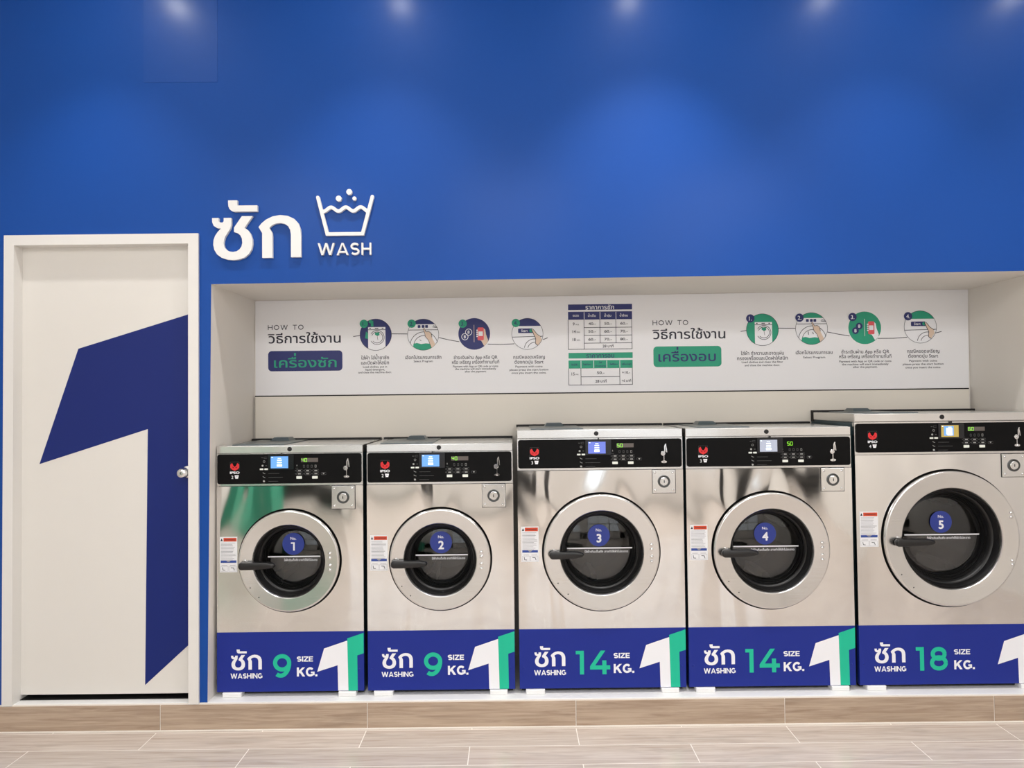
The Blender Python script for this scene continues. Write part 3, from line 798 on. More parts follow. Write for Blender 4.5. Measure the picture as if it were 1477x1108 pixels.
def cell_table(name, xs_full, bar, title, hdr, cells, vlines, hlines, frame, fill, ink, labels):
    mb = MB(); cx_ = (frame[0] + frame[2]) / 2
    def R(px0, px1, py0, py1, y, m):
        mxp = (px0 + px1) / 2; X, Z = bn(mxp, (py0 + py1) / 2)
        # heights are given along the table's middle column: drop the tilt of the photograph
        Z = zc((py0 + py1) / 2); mb.rect(X - (px1 - px0) / 2 * KB, X + (px1 - px0) / 2 * KB, Z - (py1 - py0) / 2 * KB, Z + (py1 - py0) / 2 * KB, y, m)
    def zc(py): return bn(cx_, py)[1]
    x0, y0, x1, y1 = frame
    R(x0, x1, bar[0], bar[1], L1, fill)
    R(x0, x1, hdr[0], hdr[1], L1, fill)
    t = 0.8
    for a in (x0 + .4, x1 - .4): R(a - t / 2, a + t / 2, hdr[1], y1, L1, 0)
    R(x0, x1, y1 - t, y1, L1, 0)
    for a in vlines: R(a - t / 2, a + t / 2, hdr[1], y1 if a in (842.5, 838, 894) else hlines[-1][2], L1, 0)
    for a in labels: R(a - .4, a + .4, hdr[0] + .6, hdr[1] - .6, L2, 3)
    for a, b, c in hlines: R(a, b, c - t / 2, c + t / 2, L1, 0)
    for s_, px, py, hh, ww, mm in cells + [title]:
        X = bn(px, py)[0]
        text(mb, s_, X, zc(py) - hh * KB / 2, h=hh * KB, width=ww * KB if ww else None, y=L3, m=mm, wi=1)
    bpart(mb, name, BM)
cell_table('price_table', None, (438.8, 446.9), ('ราคาการซัก', 865, 443.2, 6.2, 41, 3), (449.4, 460.9),
    [('SIZE', 830.5, 455.1, 2.6, 9, 3), ('น้ำเย็น', 853.6, 455.3, 3.2, 11, 3), ('น้ำอุ่น', 876.4, 455.3, 3.2, 10, 3), ('น้ำร้อน', 899.6, 455.3, 3.2, 11.5, 3),
     ('9', 827.4, 467, 4.2, None, 0), ('KG.', 833, 467.9, 1.8, 5, 0), ('14', 828, 478, 4.2, None, 0), ('KG.', 834.4, 478.9, 1.8, 5, 0), ('18', 828, 489.4, 4.2, None, 0), ('KG.', 834.4, 490.3, 1.8, 5, 0),
     ('40.-', 854, 466.8, 3.8, 10.6, 0), ('50.-', 877, 466.8, 3.8, 10.6, 0), ('60.-', 900, 466.8, 3.8, 10.6, 0),
     ('50.-', 854, 478, 3.8, 10.6, 0), ('60.-', 877, 478, 3.8, 10.6, 0), ('70.-', 900, 478, 3.8, 10.6, 0),
     ('60.-', 854, 489.4, 3.8, 10.6, 0), ('70.-', 877, 489.4, 3.8, 10.6, 0), ('80.-', 900, 489.4, 3.8, 10.6, 0),
     ('28 นาที', 877, 499.4, 3.9, 15.5, 0)],
    (842.5, 865.4, 888.4), ((842.5, 911.8, 472.4), (842.5, 911.8, 483.7), (842.5, 911.8, 494.9)), (819.2, 438, 911.8, 504), 1, 3, (842.5, 865.4, 888.4))
cell_table('price_table', None, (508.7, 516.8), ('ราคาการอบ', 865.7, 512.9, 6.2, 40, 1), (519.6, 531.3),
    [('SIZE', 828.7, 525.5, 2.6, 9, 1), ('ไฟอ่อน', 846.6, 525.5, 2.6, 11, 1), ('ไฟ', 866, 523, 2.3, 4, 1), ('ปานกลาง', 866, 527.8, 2.6, 15, 1), ('ไฟร้อน', 885, 525.5, 2.6, 11, 1), ('เพิ่มเวลา', 903.8, 525.5, 2.6, 13, 1),
     ('15', 826.6, 539, 4.2, None, 0), ('KG.', 832.6, 539.8, 1.8, 4.4, 0), ('50.-', 866.4, 537.6, 4, 10.6, 0), ('28 นาที', 866.8, 549.8, 3.9, 16, 0), ('+10.-', 903, 537.6, 3.8, 11.5, 0), ('+6 นาที', 903.4, 549.4, 3.6, 13.5, 0)],
    (838, 894), ((838, 894, 543.4),), (820, 508, 912.6, 555.5), 2, 1, (838, 856.4, 875.2, 894))

# ------------------------------------------------------------------ washers
K = 0.003085
def washer(no, x0, W, lt, lb, pt, pb, zd, R, ri, rg, cxo, scr, led, kg, prog, scrkind, lockx, label, bolts=(8.2, 3.4), lockr=48):
    root = empty('washing_machine', (x0, 0.055, PL), label, 'washing machine', 'stainless front-loading washers in the niche')
    W -= .003; x0 += .0015; root.location.x = x0
    H = lt; BT, BB = 0.281, 0.021; D = 0.455; cx = W / 2 + cxo
    B = MB()
    B.box(0.002, 0.006, 0.02, D, BB, lb - .002); B.box(W - .006, W - .002, 0.02, D, BB, lb - .002)
    B.box(0.006, W - .006, D - .006, D, BB, lb - .002); B.box(0.006, W - .006, 0.02, D - .006, BB, BB + .004); B.box(0.006, W - .006, 0.02, D - .006, lb - .006, lb - .002)
    B.build('cabinet', BODY, root)
    # lid: folded steel strip, grey top, rear edge
    l = MB(); l.box(0, W, 0.0, D - .03, lb, lt, 0, bev=0.0022)
    l.build('lid', STEEL2, root)
    l = MB()
    l.box(0.006, W - .006, 0.010, D - .05, lt, lt + .0012, 0)
    l.build('lid_top', LIDTOP, root)
    MB().box(0, W, D - .04, D, lb - .01, lt + .010).build('rear_trim', BLACK, root)
    dx = 0.055 + (W - .652) * .1
    dl = MB()
    dl.box(dx, dx + 0.235, 0.035, D - .055, lt + .0012, lt + .0045, 0, bev=0.0015)
    disp = dl.build('dispenser_lid', DISP, root)
    hp = MB()
    a, b = dx + .075, dx + .170
    hp.add([(a, D - .15, lt + .004), (b, D - .15, lt + .004), (b - .012, D - .125, lt + .020), (a + .012, D - .125, lt + .020),
            (a, D - .05, lt + .004), (b, D - .05, lt + .004), (b - .012, D - .06, lt + .020), (a + .012, D - .06, lt + .020)],
           [(0, 1, 2, 3), (3, 2, 6, 7), (1, 5, 6, 2), (4, 0, 3, 7), (5, 4, 7, 6)])
    hp.build('dispenser_handle', DISP, disp)
    lk = MB(); lc = cx + lockx * K; lz = (lt + lb) / 2 + .001
    lk.cyl(lc, lz, .0100, -0.003, 0.001, 0, 28, .001); lk.lathe([(0.0001, -.0036), (.004, -.0036), (.0045, -.003)], lc, lz, 20)
    lk.build('lid_lock', RUBBER, root, smooth=True)
    # fascia and front panel
    MB().box(0, W, 0.0008, 0.02, pb - .010, lb - .0015, 0, bev=0.0008).build('fascia', STEEL2, root)
    ft, fb = pb - .0115, BT + .001
    fp = MB(); N = 96; inn = []; outp = []
    corners = [(W, zd), (W, ft), (0, ft), (0, fb), (W, fb)]
    for i in range(N):
        a = 2 * PI * i / N; c, s_ = math.cos(a), math.sin(a)
        inn.append((cx + R * c, 0.0, zd + R * s_))
        tx = ((W - cx) / c if c > 1e-9 else (-cx / c if c < -1e-9 else 1e9)); tz = ((ft - zd) / s_ if s_ > 1e-9 else ((fb - zd) / s_ if s_ < -1e-9 else 1e9))
        t = min(tx, tz); outp.append([cx + t * c, 0.0, zd + t * s_])
    for px_, pz_ in ((W, ft), (0, ft), (0, fb), (W, fb)):
        j = min(range(N), key=lambda q: (outp[q][0] - px_) ** 2 + (outp[q][2] - pz_) ** 2); outp[j] = [px_, 0.0, pz_]
    back = [(p[0], 0.03, p[2]) for p in inn]; ob = [(p[0], 0.02, p[2]) for p in outp]
    fs = []
    for i in range(N):
        j = (i + 1) % N
        fs += [(i, N + i, N + j, j), (j, 2 * N + j, 2 * N + i, i), (N + i, 3 * N + i, 3 * N + j, N + j)]
    fp.add(inn + [tuple(p) for p in outp] + back + ob, [f[::-1] for f in fs])
    fp.build('front_panel', STEEL, root)
    # black well behind the door
    MB().lathe([(R + .001, 0.0015), (R + .001, .04), (ri - .01, .05)], cx, zd, 72).build('door_seal', RUBBER, root, smooth=True)
    # drum
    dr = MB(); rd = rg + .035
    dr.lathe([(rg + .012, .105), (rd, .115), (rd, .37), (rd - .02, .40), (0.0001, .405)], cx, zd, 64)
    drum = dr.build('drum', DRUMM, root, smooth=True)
    for q in range(3):
        a = math.radians(90 + 120 * q + 17 * no); m_ = MB()
        ca, sa = math.cos(a), math.sin(a); e1 = Vector((ca, sa)); e2 = Vector((-sa, ca))
        v = []
        for y in (.13, .36):
            for rr_, ww in ((rd - .001, .03), (rd - .05, .012)):
                for sgn in (-1, 1):
                    p = e1 * rr_ + e2 * (ww * sgn); v.append((cx + p.x, y, zd + p.y))
        m_.add(v, [(0, 1, 3, 2), (4, 6, 7, 5), (0, 2, 6, 4), (2, 3, 7, 6), (3, 1, 5, 7)])
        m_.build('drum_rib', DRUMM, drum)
    # door ring
    Ro = R - .0080; P_ = -0.022
    d = MB()
    d.lathe([(Ro, 0.012), (Ro, P_ + .006), (Ro - .002, P_ + .002), (Ro - .006, P_), (Ro - .008, P_ + .0004), (ri + .010, P_ + .0008), (ri + .005, P_ + .0018), (ri + .0015, P_ + .006), (ri, P_ + .013), (ri, 0.022)], cx, zd, 128)
    dr_ = d.build('door', STEEL2, root, smooth=True)
    g_ = MB()
    pr = [(ri + .0005, -0.002), (ri - .006, -0.008), (ri - .010, 0.0), (ri - .013, .018), (ri - .019, .022), (ri - .022, .03)]
    nr = 3
    for q in range(nr):
        f0 = (q + 1) / (nr + 0.6); rq = (ri - .022) * (1 - f0) + (rg + .002) * f0; yq = .03 + .04 * f0
        pr += [(rq + .004, yq - .004), (rq, yq - .006), (rq - .002, yq + .002)]
    pr += [(rg + .001, .070), (rg - .002, .076)]
    g_.lathe(pr, cx, zd, 96); g_.build('door_gasket', RUBBER, dr_, smooth=True)
    rim = MB(); rim.lathe([(rg + .004, .0705), (rg + .0028, .0672), (rg + .0008, .0665), (rg - .0006, .069)], cx, zd, 96)
    rim.build('glass_rim', DRUMB, dr_, smooth=True)
    gl = MB()
    prof = [(0.0001, .058)] + [(rg * t, .058 + .012 * t ** 2.2) for t in (.2, .4, .6, .8, .92, 1.0)]
    prof2 = [(a, b + .006) for a, b in prof[::-1]]
    gl.lathe(prof + prof2, cx, zd, 72); gl.build('door_glass', GLASS, dr_, smooth=True)
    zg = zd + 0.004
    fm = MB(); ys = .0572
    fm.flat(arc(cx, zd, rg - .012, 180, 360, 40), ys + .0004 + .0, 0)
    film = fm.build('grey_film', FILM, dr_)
    ln = MB(); half = rg - .001
    ln.box(cx - half, cx + half, ys - .0006, ys, zg - .0028, zg + .0028)
    ln.build('white_stripe', WHITE, dr_)
    tx = MB(); text(tx, 'ใส่ผ้าเกินเต็มถัง อาจทำให้ผ้าไม่สะอาด', cx + .030, zg - .0200, width=.195 if rg > .13 else .150, h=.0098, y=ys - .0004, wi=1)
    tx.build('window_lettering', WHITE, dr_)
    st = MB(); sx_, sz_ = cx - .003, zg + .057
    st.prism(arc(sx_, sz_, .0495, 0, 360, 48)[:-1], ys - .0010, ys - .0004, 0)
    text(st, 'No.', sx_, sz_ + .0185, h=.0130, y=ys - .0014, m=1, wi=1)
    if no == 1: st.flat([(sx_ - .011, sz_ + .007), (sx_ + .0065, sz_ + .007), (sx_ + .0065, sz_ - .030), (sx_ - .0010, sz_ - .030), (sx_ - .0010, sz_ + .0005), (sx_ - .011, sz_ + .0005)], ys - .0014, 1)
    else: text(st, str(no), sx_ + .0005, sz_ - .0300, h=.0370, y=ys - .0014, m=1, wi=2)
    st.build('number_sticker', [STBLUE, WHITE], dr_)
    # handle
    hw = (-0.214, -0.056) if no < 3 else ((-0.232, -0.082) if no < 5 else (-0.262, -0.090))
    if no == 4: hw = (-0.228, -0.068)
    hz = zd - (.0145 if no < 3 else (.006 if no < 5 else .011)); a, b = cx + hw[0], cx + hw[1]
    hn = MB()
    outl = arc(a + .0155, hz, .0155, 100, 260, 10) + [(a + .05, hz - .0150), (b - .03, hz - .0110), (b - .006, hz - .0070), (b, hz - .002), (b + .001, hz + .004), (b - .004, hz + .009), (b - .03, hz + .0145), (a + .05, hz + .0150)]
    n = len(outl); mxp = sum(p[0] for p in outl) / n; mzp = sum(p[1] for p in outl) / n
    def sh(f, dxy): return [(mxp + (p[0] - mxp) * (1 - dxy / abs(b - a) * 2), mzp + (p[1] - mzp) * f * 1.12) for p in outl]
    rings = [(sh(.62, .006), -.060), (sh(.88, .003), -.058), (sh(1, 0), -.052), (sh(1, 0), -.040), (sh(.85, .003), -.036)]
    vs = [(p[0], y, p[1]) for pts, y in rings for p in pts]
    a_ = sum(outl[i][0] * outl[(i + 1) % n][1] - outl[(i + 1) % n][0] * outl[i][1] for i in range(n))
    fs = [tuple(range(n)), tuple(range(5 * n - 1, 4 * n - 1, -1))]
    for q in range(4):
        for i in range(n):
            j = (i + 1) % n; fs.append((q * n + j, q * n + i, q * n + n + i, q * n + n + j))
    vs = [(p[0], p[1] + .011, p[2]) for p in vs]; hn.add(vs, fs); hn.build('handle', HANDLE, dr_, smooth=True)
    br = MB(); br.box(a + .014, a + .036, -.034, P_ + .001, hz - .010, hz + .012, bev=.002)
    br.cyl(a + .022, hz + .019, .0048, P_ - .006, P_ + .001, 0, 16, .001); br.cyl(a + .030, hz + .0165, .003, P_ - .004, P_ + .001, 0, 12, .001)
    br.build('handle_bracket', CHROME, dr_, smooth=True)
    # bolts of the hinge, small pins on the ring
    hb = (59, 71, 84)[0 if no < 3 else (1 if no < 5 else 2)] * K * (1.0)
    if no < 5: zs = (.0330, .0130, -.0190, -.0400)
    else: zs = (.1120, .0930, -.0980, -.1150)
    for z_ in zs:
        bb = MB(); bb.dome(cx + hb, zd + z_, .0078, P_ + .0008, .006, 0, 18); bb.build('hinge_bolt', CHROME, dr_, smooth=True)
    for ang in (214, 230):
        q = (Ro * .5 + ri * .5) + (Ro - ri) * .22; aa = math.radians(ang)
        bb = MB(); bb.dome(cx + q * math.cos(aa), zd + q * math.sin(aa), .0028, P_ + .0008, .0015, 0, 10); bb.build('ring_pin', DRUMB, dr_, smooth=True)
    # control panel
    cp = MB(); cpx0, cpx1 = .0045, W - .0055
    out = rrect(cpx0, cpx1, pb, pt, .0105, 6)
    cp.prism(out, -.005, .001)
    cpo = cp.build('control_panel', PANEL, root)
    yp = -.0054
    def U(px): return px * K
    def V(py): return pt - py * K
    lg = MB(); lx = U(20.5 if no < 3 else 18.6); zt = V(11)
    w_ = U(12.6); cxl = lx + w_ / 2
    lg.flat([(lx, zt - w_ * .28), (lx + w_ * .20, zt - w_ * .10), (lx + w_ * .34, zt - w_ * .40), (lx + w_ * .5, zt - w_ * .54), (lx + w_ * .66, zt - w_ * .40), (lx + w_ * .80, zt - w_ * .10), (lx + w_, zt - w_ * .28),
             (lx + w_, zt - w_ * .62), (lx + w_ * .86, zt - w_ * .82), (lx + w_ * .5, zt - w_ * .98), (lx + w_ * .14, zt - w_ * .82), (lx, zt - w_ * .62)], yp, 0)
    lg.flat([(lx + w_ * .22, zt - w_ * .52), (lx + w_ * .44, zt - w_ * .64), (lx + w_ * .30, zt - w_ * .67)], yp - .0002, 2)
    lg.flat([(lx + w_ * .78, zt - w_ * .52), (lx + w_ * .56, zt - w_ * .64), (lx + w_ * .70, zt - w_ * .67)], yp - .0002, 2)
    t_ = .0006
    for aa in ((lx - t_, lx, zt - w_, zt), (lx + w_, lx + w_ + t_, zt - w_, zt), (lx, lx + w_, zt, zt + t_)): lg.rect(*aa, yp, 3)
    text(lg, 'IPSO', cxl, zt - w_ - .0125, h=.0098, width=w_ * 1.06, y=yp, m=1, wi=2)
    text(lg, str(prog), lx + w_ * .22, zt - w_ - .0350, h=.0145, y=yp, m=1, wi=0)
    bx_ = lx + w_ * .48; bz_ = zt - w_ - .0345
    lg.flat([(bx_, bz_ + .0150), (bx_ + .0185, bz_ + .0150), (bx_ + .0150, bz_), (bx_ + .0035, bz_)], yp, 1)
    lg.rect(bx_ + .0045, bx_ + .014, bz_ + .0080, bz_ + .0092, yp - .0002, 2)
    lg.build('maker_emblem', [LOGOR, WHITE, PANEL, ICOND], cpo)
    # screen
    s0 = U(scr); s1_ = s0 + U(25); z1_, z0_ = V(3.4), V(20.3)
    sc = MB(); sc.prism(rrect(s0 - U(4), s1_ + U(8), z0_ - U(2), V(.6), .003, 3), -.0095, -.004, 0)
    sc.rect(s0, s1_, z0_, z1_, -.0098, 1)
    mx_ = (s0 + s1_) / 2; hh = z1_ - z0_
    for f, wdt, th in ((.84, .0150, .0022), (.68, .0200, .0050), (.48, .0210, .0050)): sc.rect(mx_ - wdt / 2, mx_ + wdt / 2, z0_ + hh * f - th / 2, z0_ + hh * f + th / 2, -.0101, 2)
    sc.flat(rrect(mx_ - .0115, mx_ + .0115, z0_ + hh * .14, z0_ + hh * .34, .002, 3), -.0101, 2)
    sc.rect(s0 + .003, s0 + .010, z1_ - .0055, z1_ - .0030, -.0101, 2)
    if scrkind == 'amber':
        sc.rect(s0 + .012, s1_ - .022, z0_ + .006, z1_ - .004, -.01, 3)
        sc.rect(s0 + .022, s1_ - .028, z0_ + .012, z1_ - .012, -.0102, 2)
    sc.build('screen', [BEZEL, SCR[scrkind], SCRT, SCR['blue']], cpo)
    MB().box(mx_ + .006, mx_ + .010, -.010, -.002, V(.8), lb + .001).build('screen_clip', RUBBER, cpo)
    # number display
    l0 = U(led); l1 = l0 + U(24.5); zt_, zb_ = V(6.2), V(12.0)
    dp_ = MB(); dp_.rect(l0, l1, zb_, zt_, yp, 0)
    hgt = (zt_ - zb_) * .82; wdg = hgt * .62; sw = .0015
    SEG = {'4': 'fgbc', '5': 'afgcd', '6': 'afgedc', '0': 'abcdef'}
    for q, ch in enumerate({9: '40', 14: '50', 18: '60'}[kg]):
        xx = l0 + .003 + q * (wdg + .0045); zz = zb_ + (zt_ - zb_) * .09; mzz = zz + hgt / 2
        segs = {'a': ((xx, zz + hgt), (xx + wdg, zz + hgt)), 'b': ((xx + wdg, mzz), (xx + wdg, zz + hgt)), 'c': ((xx + wdg, zz), (xx + wdg, mzz)), 'd': ((xx, zz), (xx + wdg, zz)),
                'e': ((xx, zz), (xx, mzz)), 'f': ((xx, mzz), (xx, zz + hgt)), 'g': ((xx, mzz), (xx + wdg, mzz))}
        for s__ in SEG[ch]: dp_.stroke(list(segs[s__]), sw, yp - .0003, 1)
    dp_.build('number_display', [LEDOFF if no != 4 else PANEL, LEDG], cpo)
    # printed symbols, key outlines and white keys
    ic = MB(); ib = MB()
    for q in range(4):
        xq = l0 + .013 + q * .0172
        ic.stroke([(xq - .003, V(19.6)), (xq + .003, V(19.6)), (xq + .003, V(16.4)), (xq - .003, V(16.4)), (xq - .003, V(19.6))], .0011, yp, 0 if q == 3 else 1)
    kx0 = l0 - U(6.5)
    for r_, py in enumerate((24.2, 28.8)):
        for q in range(3):
            xq = kx0 + q * U(11.8)
            ic.stroke(rrect(xq, xq + U(8.4), V(py + 1.6), V(py - 1.6), .003, 3) , .0009, yp, 1)
            ic.rect(xq + U(2.2), xq + U(6.2), V(py + .6), V(py - .6), yp, 0)
            ic.flat([(xq - .007, V(py)), (xq - .0035, V(py - .8)), (xq - .0035, V(py + .8))], yp, 1)
    xq = kx0 + 3 * U(11.8)
    ic.stroke(rrect(xq, xq + U(7), V(30.4), V(27.2), .003, 3), .0009, yp, 1)
    ic.flat([(xq + U(2), V(27.8)), (xq + U(5), V(27.8)), (xq + U(3.5), V(30))], yp, 0)
    ic.stroke([(kx0 - .004, V(20.6)), (kx0 + .008, V(20.6))], .0009, yp, 1); ic.flat([(kx0, V(17.5)), (kx0 + .004, V(17.5)), (kx0 + .002, V(15))], yp, 0)
    ix = s0 - U(10)
    ic.stroke([(ix - U(4), V(5.2)), (ix - U(1.5), V(5.2))], .002, yp, 1); ic.stroke(rrect(ix, ix + U(4), V(6.3), V(4.1), .001, 2), .001, yp, 1)
    ic.stroke(arc(ix, V(10.6), .0042, 0, 360, 14), .0012, yp, 0)
    ic.disc(ix - U(2.2), V(16.6), .0042, yp, 0, 12); ic.rect(ix + U(2), ix + U(4), V(17), V(16.2), yp, 1)
    for q, py in enumerate((27.6, 33.2, 38.8)):
        ic.stroke([(ix - .006, V(py - 1.3)), (ix - .001, V(py)), (ix + .005, V(py + .6))], .0018, yp, 0 if q < 2 else 1)
        if q == 2: ic.disc(ix - .001, V(py), .0042, yp, 0, 12)
        ic.stroke([(ix + U(6), V(py + .2)), (ix + U((22, 27, 20)[q]), V(py + .2))], .0011, yp, 1)
    ic.build('panel_symbols', [ICON, ICOND], cpo, kind='stuff')
    for xq, wq, py in ((kx0, 7.8, 34), (kx0 + U(22.6), 7.8, 34), (ix - U(6), 5, 21.6), (ix + U(.6), 5, 21.6)):
        kb_ = MB(); hq = 3.6 if wq > 6 else 2.2
        kb_.prism(rrect(xq, xq + U(wq), V(py + hq / 2), V(py - hq / 2), .0015, 3), -.0075, -.004); kb_.build('white_key', BTN, cpo)
    # coin entry
    ce = W - U(23 if no < 3 else (28 if no < 5 else 33)); cs = MB()
    cs.stroke([(ce + .008, V(8)), (ce + .004, V(11)), (ce + .004, V(18))], .0050, -.015, 0, cap=True, y1=-.004)
    cs.stroke([(ce + .008, V(8.6)), (ce + .011, V(13)), (ce + .013, V(19))], .0035, -.013, 0, cap=True, y1=-.004)
    cs.cyl(ce - .003, V(21), .0105, -.016, -.004, 0, 24, .002)
    cs.cyl(ce - .003, V(21), .0045, -.020, -.015, 0, 16, .001)
    cs.stroke([(ce + .001, V(24)), (ce + .001, V(32))], .0030, -.010, 0, y1=-.004)
    cs.prism(arc(ce + .001, V(33.2), .0125, 0, 360, 24, .0055)[:-1], -.011, -.004); cs.dome(ce + .001, V(33.4), .0045, -.010, .004, 0, 14)
    cs.build('coin_entry', CHROME, cpo, smooth=True)
    # coin box lock plate
    pw = U(33); px0 = W - U(lockr) + U(3.5); pz1 = pb - U(4) ; pz0 = pz1 - pw; pcx = px0 + pw / 2; pcz = pz0 + pw / 2
    q_ = MB(); q_.box(px0, px0 + pw, -.006, .0, pz0, pz1, bev=.0018); plate = q_.build('lock_plate', ZINC, root)
    MB().box(px0 - .0012, px0 + pw + .0022, -.002, .0, pz0 - .0022, pz1 + .0010).build('plate_gasket', BLACK, plate)  # black backing, wider right and below: paints the plate's outline and shadow line
    q_ = MB(); q_.lathe([(.0275, -.006), (.0275, -.0085), (.0250, -.0095), (.0225, -.0088), (.0215, -.0070), (.0001, -.0070)], pcx, pcz, 44)
    q_.build('lock_collar', DARKM, plate, smooth=True)
    q_ = MB(); q_.cyl(pcx, pcz, .0185, -.0125, -.006, 0, 32, .002); q_.build('lock_cylinder', ZINC, plate, smooth=True)
    MB().box(pcx - .0016, pcx + .0016, -.0132, -.0124, pcz - .006, pcz + .006).build('keyhole', BLACK, plate)
    for sx2 in (-1, 1):
        for sz2 in (-1, 1):
            q_ = MB(); q_.dome(pcx + sx2 * (pw / 2 - .012), pcz + sz2 * (pw / 2 - .012), .0055, -.006, .0035, 0, 14); q_.build('bolt', CHROME, plate, smooth=True)
    # warning label
    wl = MB(); a0 = U(4.5); a1 = a0 + U(25 if no < 5 else 26.5); zt2 = zd + U(34.5 if no < 3 else (37 if no < 5 else 39)); hl = U(50.5); zb2 = zt2 - hl
    wl.rect(a0, a1, zb2, zt2, -.0006, 0)
    wl.rect(a0 + .0165, a1 - .003, zt2 - .0205, zt2 - .0045, -.0009, 1)
    text(wl, 'WARNING', (a0 + .0165 + a1 - .003) / 2, zt2 - .0152, h=.0058, width=(a1 - a0) * .62, y=-.0012, m=3, wi=1)
    wl.flat([(a0 + .003, zt2 - .0185), (a0 + .0135, zt2 - .0185), (a0 + .0082, zt2 - .0065)], -.0009, 3)
    random.seed(no)
    for q in range(13):
        zz = zt2 - .027 - q * .0062; e = a1 - .006 - random.random() * .018
        wl.rect(a0 + .005, e, zz - .0007, zz + .0007, -.0009, 4 if q not in (2, 6, 7) else 3)
    wl.rect(a0 + .004, a1 - .004, zb2 + .0415, zb2 + .0520, -.0009, 2)
    wl.flat([(a0 + .028, zb2 + .0520), (a1 - .028, zb2 + .0520), ((a0 + a1) / 2 + .004, zb2 + .0450), ((a0 + a1) / 2 - .004, zb2 + .0450)], -.0012, 4)
    mm = (a0 + a1) / 2
    for aa, bb_ in ((a0 + .004, mm - .002), (mm + .002, a1 - .004)):
        wl.stroke([(aa, zb2 + .004), (bb_, zb2 + .004), (bb_, zb2 + .026), (aa, zb2 + .026), (aa, zb2 + .004)], .0008, -.0009, 4)
        wl.rect(aa + .004, bb_ - .004, zb2 + .030, zb2 + .0315, -.0009, 4)
    wl.stroke([(a0 + .012, zb2 + .022), (a0 + .014, zb2 + .010), (a0 + .024, zb2 + .009)], .0024, -.0009, 3)
    wl.stroke([(mm + .010, zb2 + .020), (mm + .022, zb2 + .019), (mm + .026, zb2 + .008)], .0024, -.0009, 3)
    wl.build('warning_label', [LWHITE, LRED, LBLUE, INK, LGREY], root)
    # blue lower panel with its print
    kp = MB(); kp.box(0.0, W, -.001, .02, BB, BT, bev=.001); kpo = kp.build('kick_panel', PBLUE, root)
    yk = -.0014; tl = U(20.4 if no < 3 else 21.6); top = BT
    def Zk(py): return top - py * K         # image pixels below the panel's upper edge
    se = U(44) / 680.0
    lt_ = MB()
    for shp in (MARK, SOSO, KOKAI): lt_.flat([(tl + (a - 97) * se, Zk(24) + (b + 130) * se) for a, b in shp], yk, 0)
    lt_.build('thai_word', WHITE, kpo)
    lt_ = MB(); caps(lt_, 'WASHING', tl + U(22), Zk(65.3), U(7.3), U(45.5), yk, t=.23, align='c'); lt_.build('washing_lettering', WHITE, kpo)
    nm = MB()
    digits(nm, str(kg), tl + U(60 if kg == 9 else 59), Zk(31.2), U(33.5), U(26) if kg == 9 else (U(49) if kg == 14 else U(45)), yk)
    nm.build('capacity_numeral', PGREEN, kpo)
    sxx = tl + U(94 if kg == 9 else (113 if no == 3 else 113.5))
    lt_ = MB(); caps(lt_, 'SIZE', sxx, Zk(42.2), U(7.4), U(23.2), yk, t=.23); lt_.build('size_lettering', WHITE, kpo); lt_ = MB(); caps(lt_, 'KG.', sxx, Zk(63.3), U(12.9), U(29.3), yk, t=.24)
    lt_.build('unit_lettering', WHITE, kpo)
    em = MB(); s5 = K / 4.26 * 1.01; ex = W
    def E5(p): return [(ex - (1062 - a) * s5, top - (b - 450) * s5) for a, b in p]
    zbm = 450 + (BT - BB) / s5
    em.flat(E5([(780, 690), (822, 551), (962, 505), (968, zbm - 2), (906, zbm - 2), (903, 652)]), yk, 0)
    em.flat(E5([(962, 492), (1061, 460), (1061, 582), (1022, 594), (1024, zbm - 2), (968, zbm - 2)]), yk - .0002, 1)
    em.build('numeral_emblem', [WHITE, PGREEN], kpo)
    for xq in (U(6), W - U(6)):
        bb = MB(); bb.dome(xq, Zk(54), .0045, -.001, .0025, 0, 12); bb.build('screw', PBLUE, kpo, smooth=True)
    # feet
    for a in ((U(9), U(36)), (W - U(36), W - U(11))):
        f_ = MB(); f_.box(a[0], a[1], -.012, .09, 0.0, BB - .001, bev=.003); f_.build('foot_pad', PLINTH, root)
        f_ = MB(); f_.box(a[0] + .005, a[1] - .005, .28, .36, 0.0, BB - .001, bev=.003); f_.build('foot_pad', PLINTH, root)
    MB().box(.01, W - .01, .03, .05, .003, BB).build('base_rail', BLACK, root)
    return root

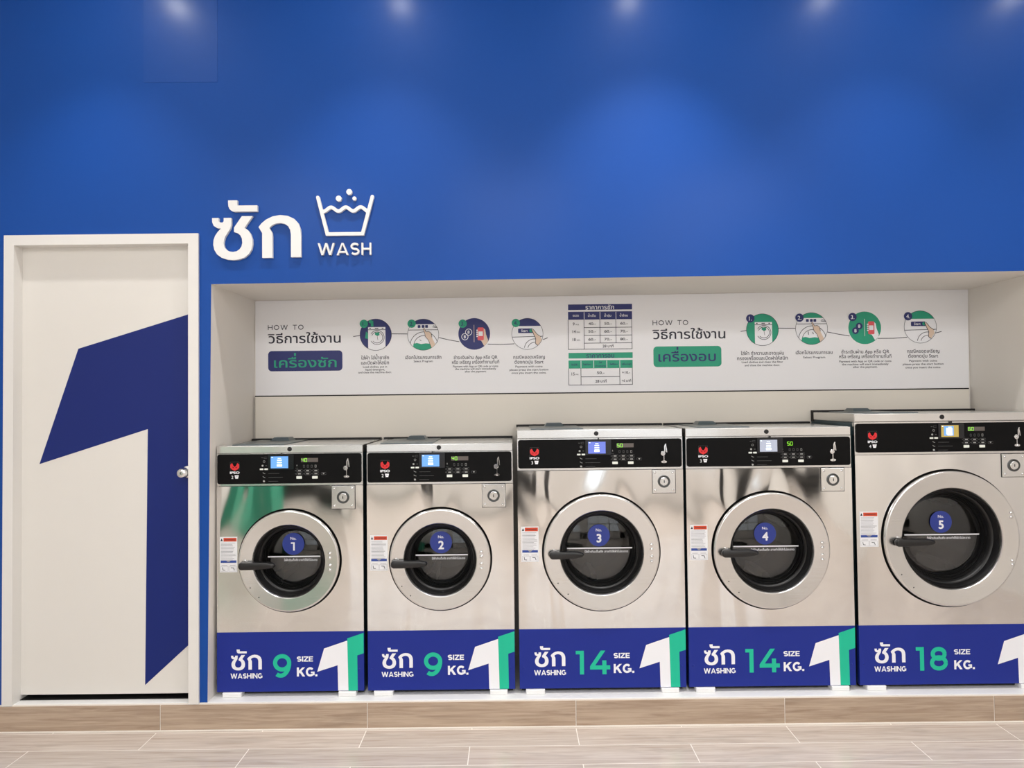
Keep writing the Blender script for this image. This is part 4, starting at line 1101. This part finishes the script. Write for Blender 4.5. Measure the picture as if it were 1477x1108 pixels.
def digits(mb, s, x, zt, h, wtot, y):
    """round geometric numerals drawn with an even stroke"""
    t = h * .175; zb = zt - h
    if s == '9':
        rx = wtot / 2 - t / 2; rz = rx * .94; c = (x + wtot / 2, zt - t / 2 - rz)
        mb.stroke(arc(c[0], c[1], rx, 0, 360, 44, rz), t, y)
        ax = wtot * .58 - t / 2
        mb.stroke(arc(c[0] + rx - ax, c[1], ax, 4, -118, 30, c[1] - zb - t / 2), t, y - .0001)
        return
    def one(x0):
        mb.flat([(x0, zt), (x0 + h * .345, zt), (x0 + h * .345, zb), (x0 + h * .345 - t, zb), (x0 + h * .345 - t, zt - t * .85), (x0, zt - t * .85)], y)
    one(x)
    if s == '14':
        xa, xb = x + wtot - h * .86, x + wtot; zbar = zb + h * .20
        mb.flat([(xa + h * .46, zt), (xa + h * .46 + t * 1.15, zt), (xa + t * 1.25, zbar + t), (xb, zbar + t), (xb, zbar), (xa, zbar), (xa, zbar + t * .8)], y)
        mb.flat([(xb - h * .16 - t, zb), (xb - h * .16, zb), (xb - h * .16, zbar + t * 2.2), (xb - h * .16 - t, zbar + t * 2.2)], y - .0001)
    if s == '18':
        c = x + wtot - h * .37
        ru = h * .225; rl = h * .262
        mb.stroke(arc(c, zt - ru * .92 - t / 2, ru * 1.12, 0, 360, 36, ru * .92), t, y)
        mb.stroke(arc(c, zb + rl * .9 + t / 2, rl * 1.12, 0, 360, 36, rl * .90), t, y - .0001)

A9 = dict(lt=1.1025, lb=1.070, pt=1.0665, pb=0.9355, zd=.5955, R=.2295, ri=.1565, rg=.119, kg=9, prog=2)
A14 = dict(lt=1.1590, lb=1.1220, pt=1.1160, pb=0.9900, zd=.6185, R=.2630, ri=.1810, rg=.148, kg=14, prog=3)
A18 = dict(lt=1.2150, lb=1.1795, pt=1.1720, pb=1.0440, zd=.6625, R=.3050, ri=.2190, rg=.170, kg=18, prog=4)
washer(1, -1.317, .652, cxo=0, scr=79, led=122, scrkind='blue', lockx=0, label='stainless washer numbered 1, nearest the white door, with teal reflection', **A9)
washer(2, -0.651, .652, cxo=0, scr=80, led=122, scrkind='blue', lockx=-1, label='stainless washer numbered 2, second from the white door, bright blue screen', **A9)
washer(3, 0.018, .738, cxo=0, scr=102, led=143, scrkind='violet', lockx=-5, label='stainless washer numbered 3, middle of the row, violet screen', **A14)
washer(4, 0.766, .738, cxo=0.002, scr=106, led=145, scrkind='grey', lockx=-3, label='stainless washer numbered 4 with pale grey screen, left of the tallest one', **A14)
washer(5, 1.518, .818, cxo=0.004, scr=123, led=162, scrkind='amber', lockx=-7, label='tallest and widest stainless washer, numbered 5, with amber screen', lockr=57.5, **A18)
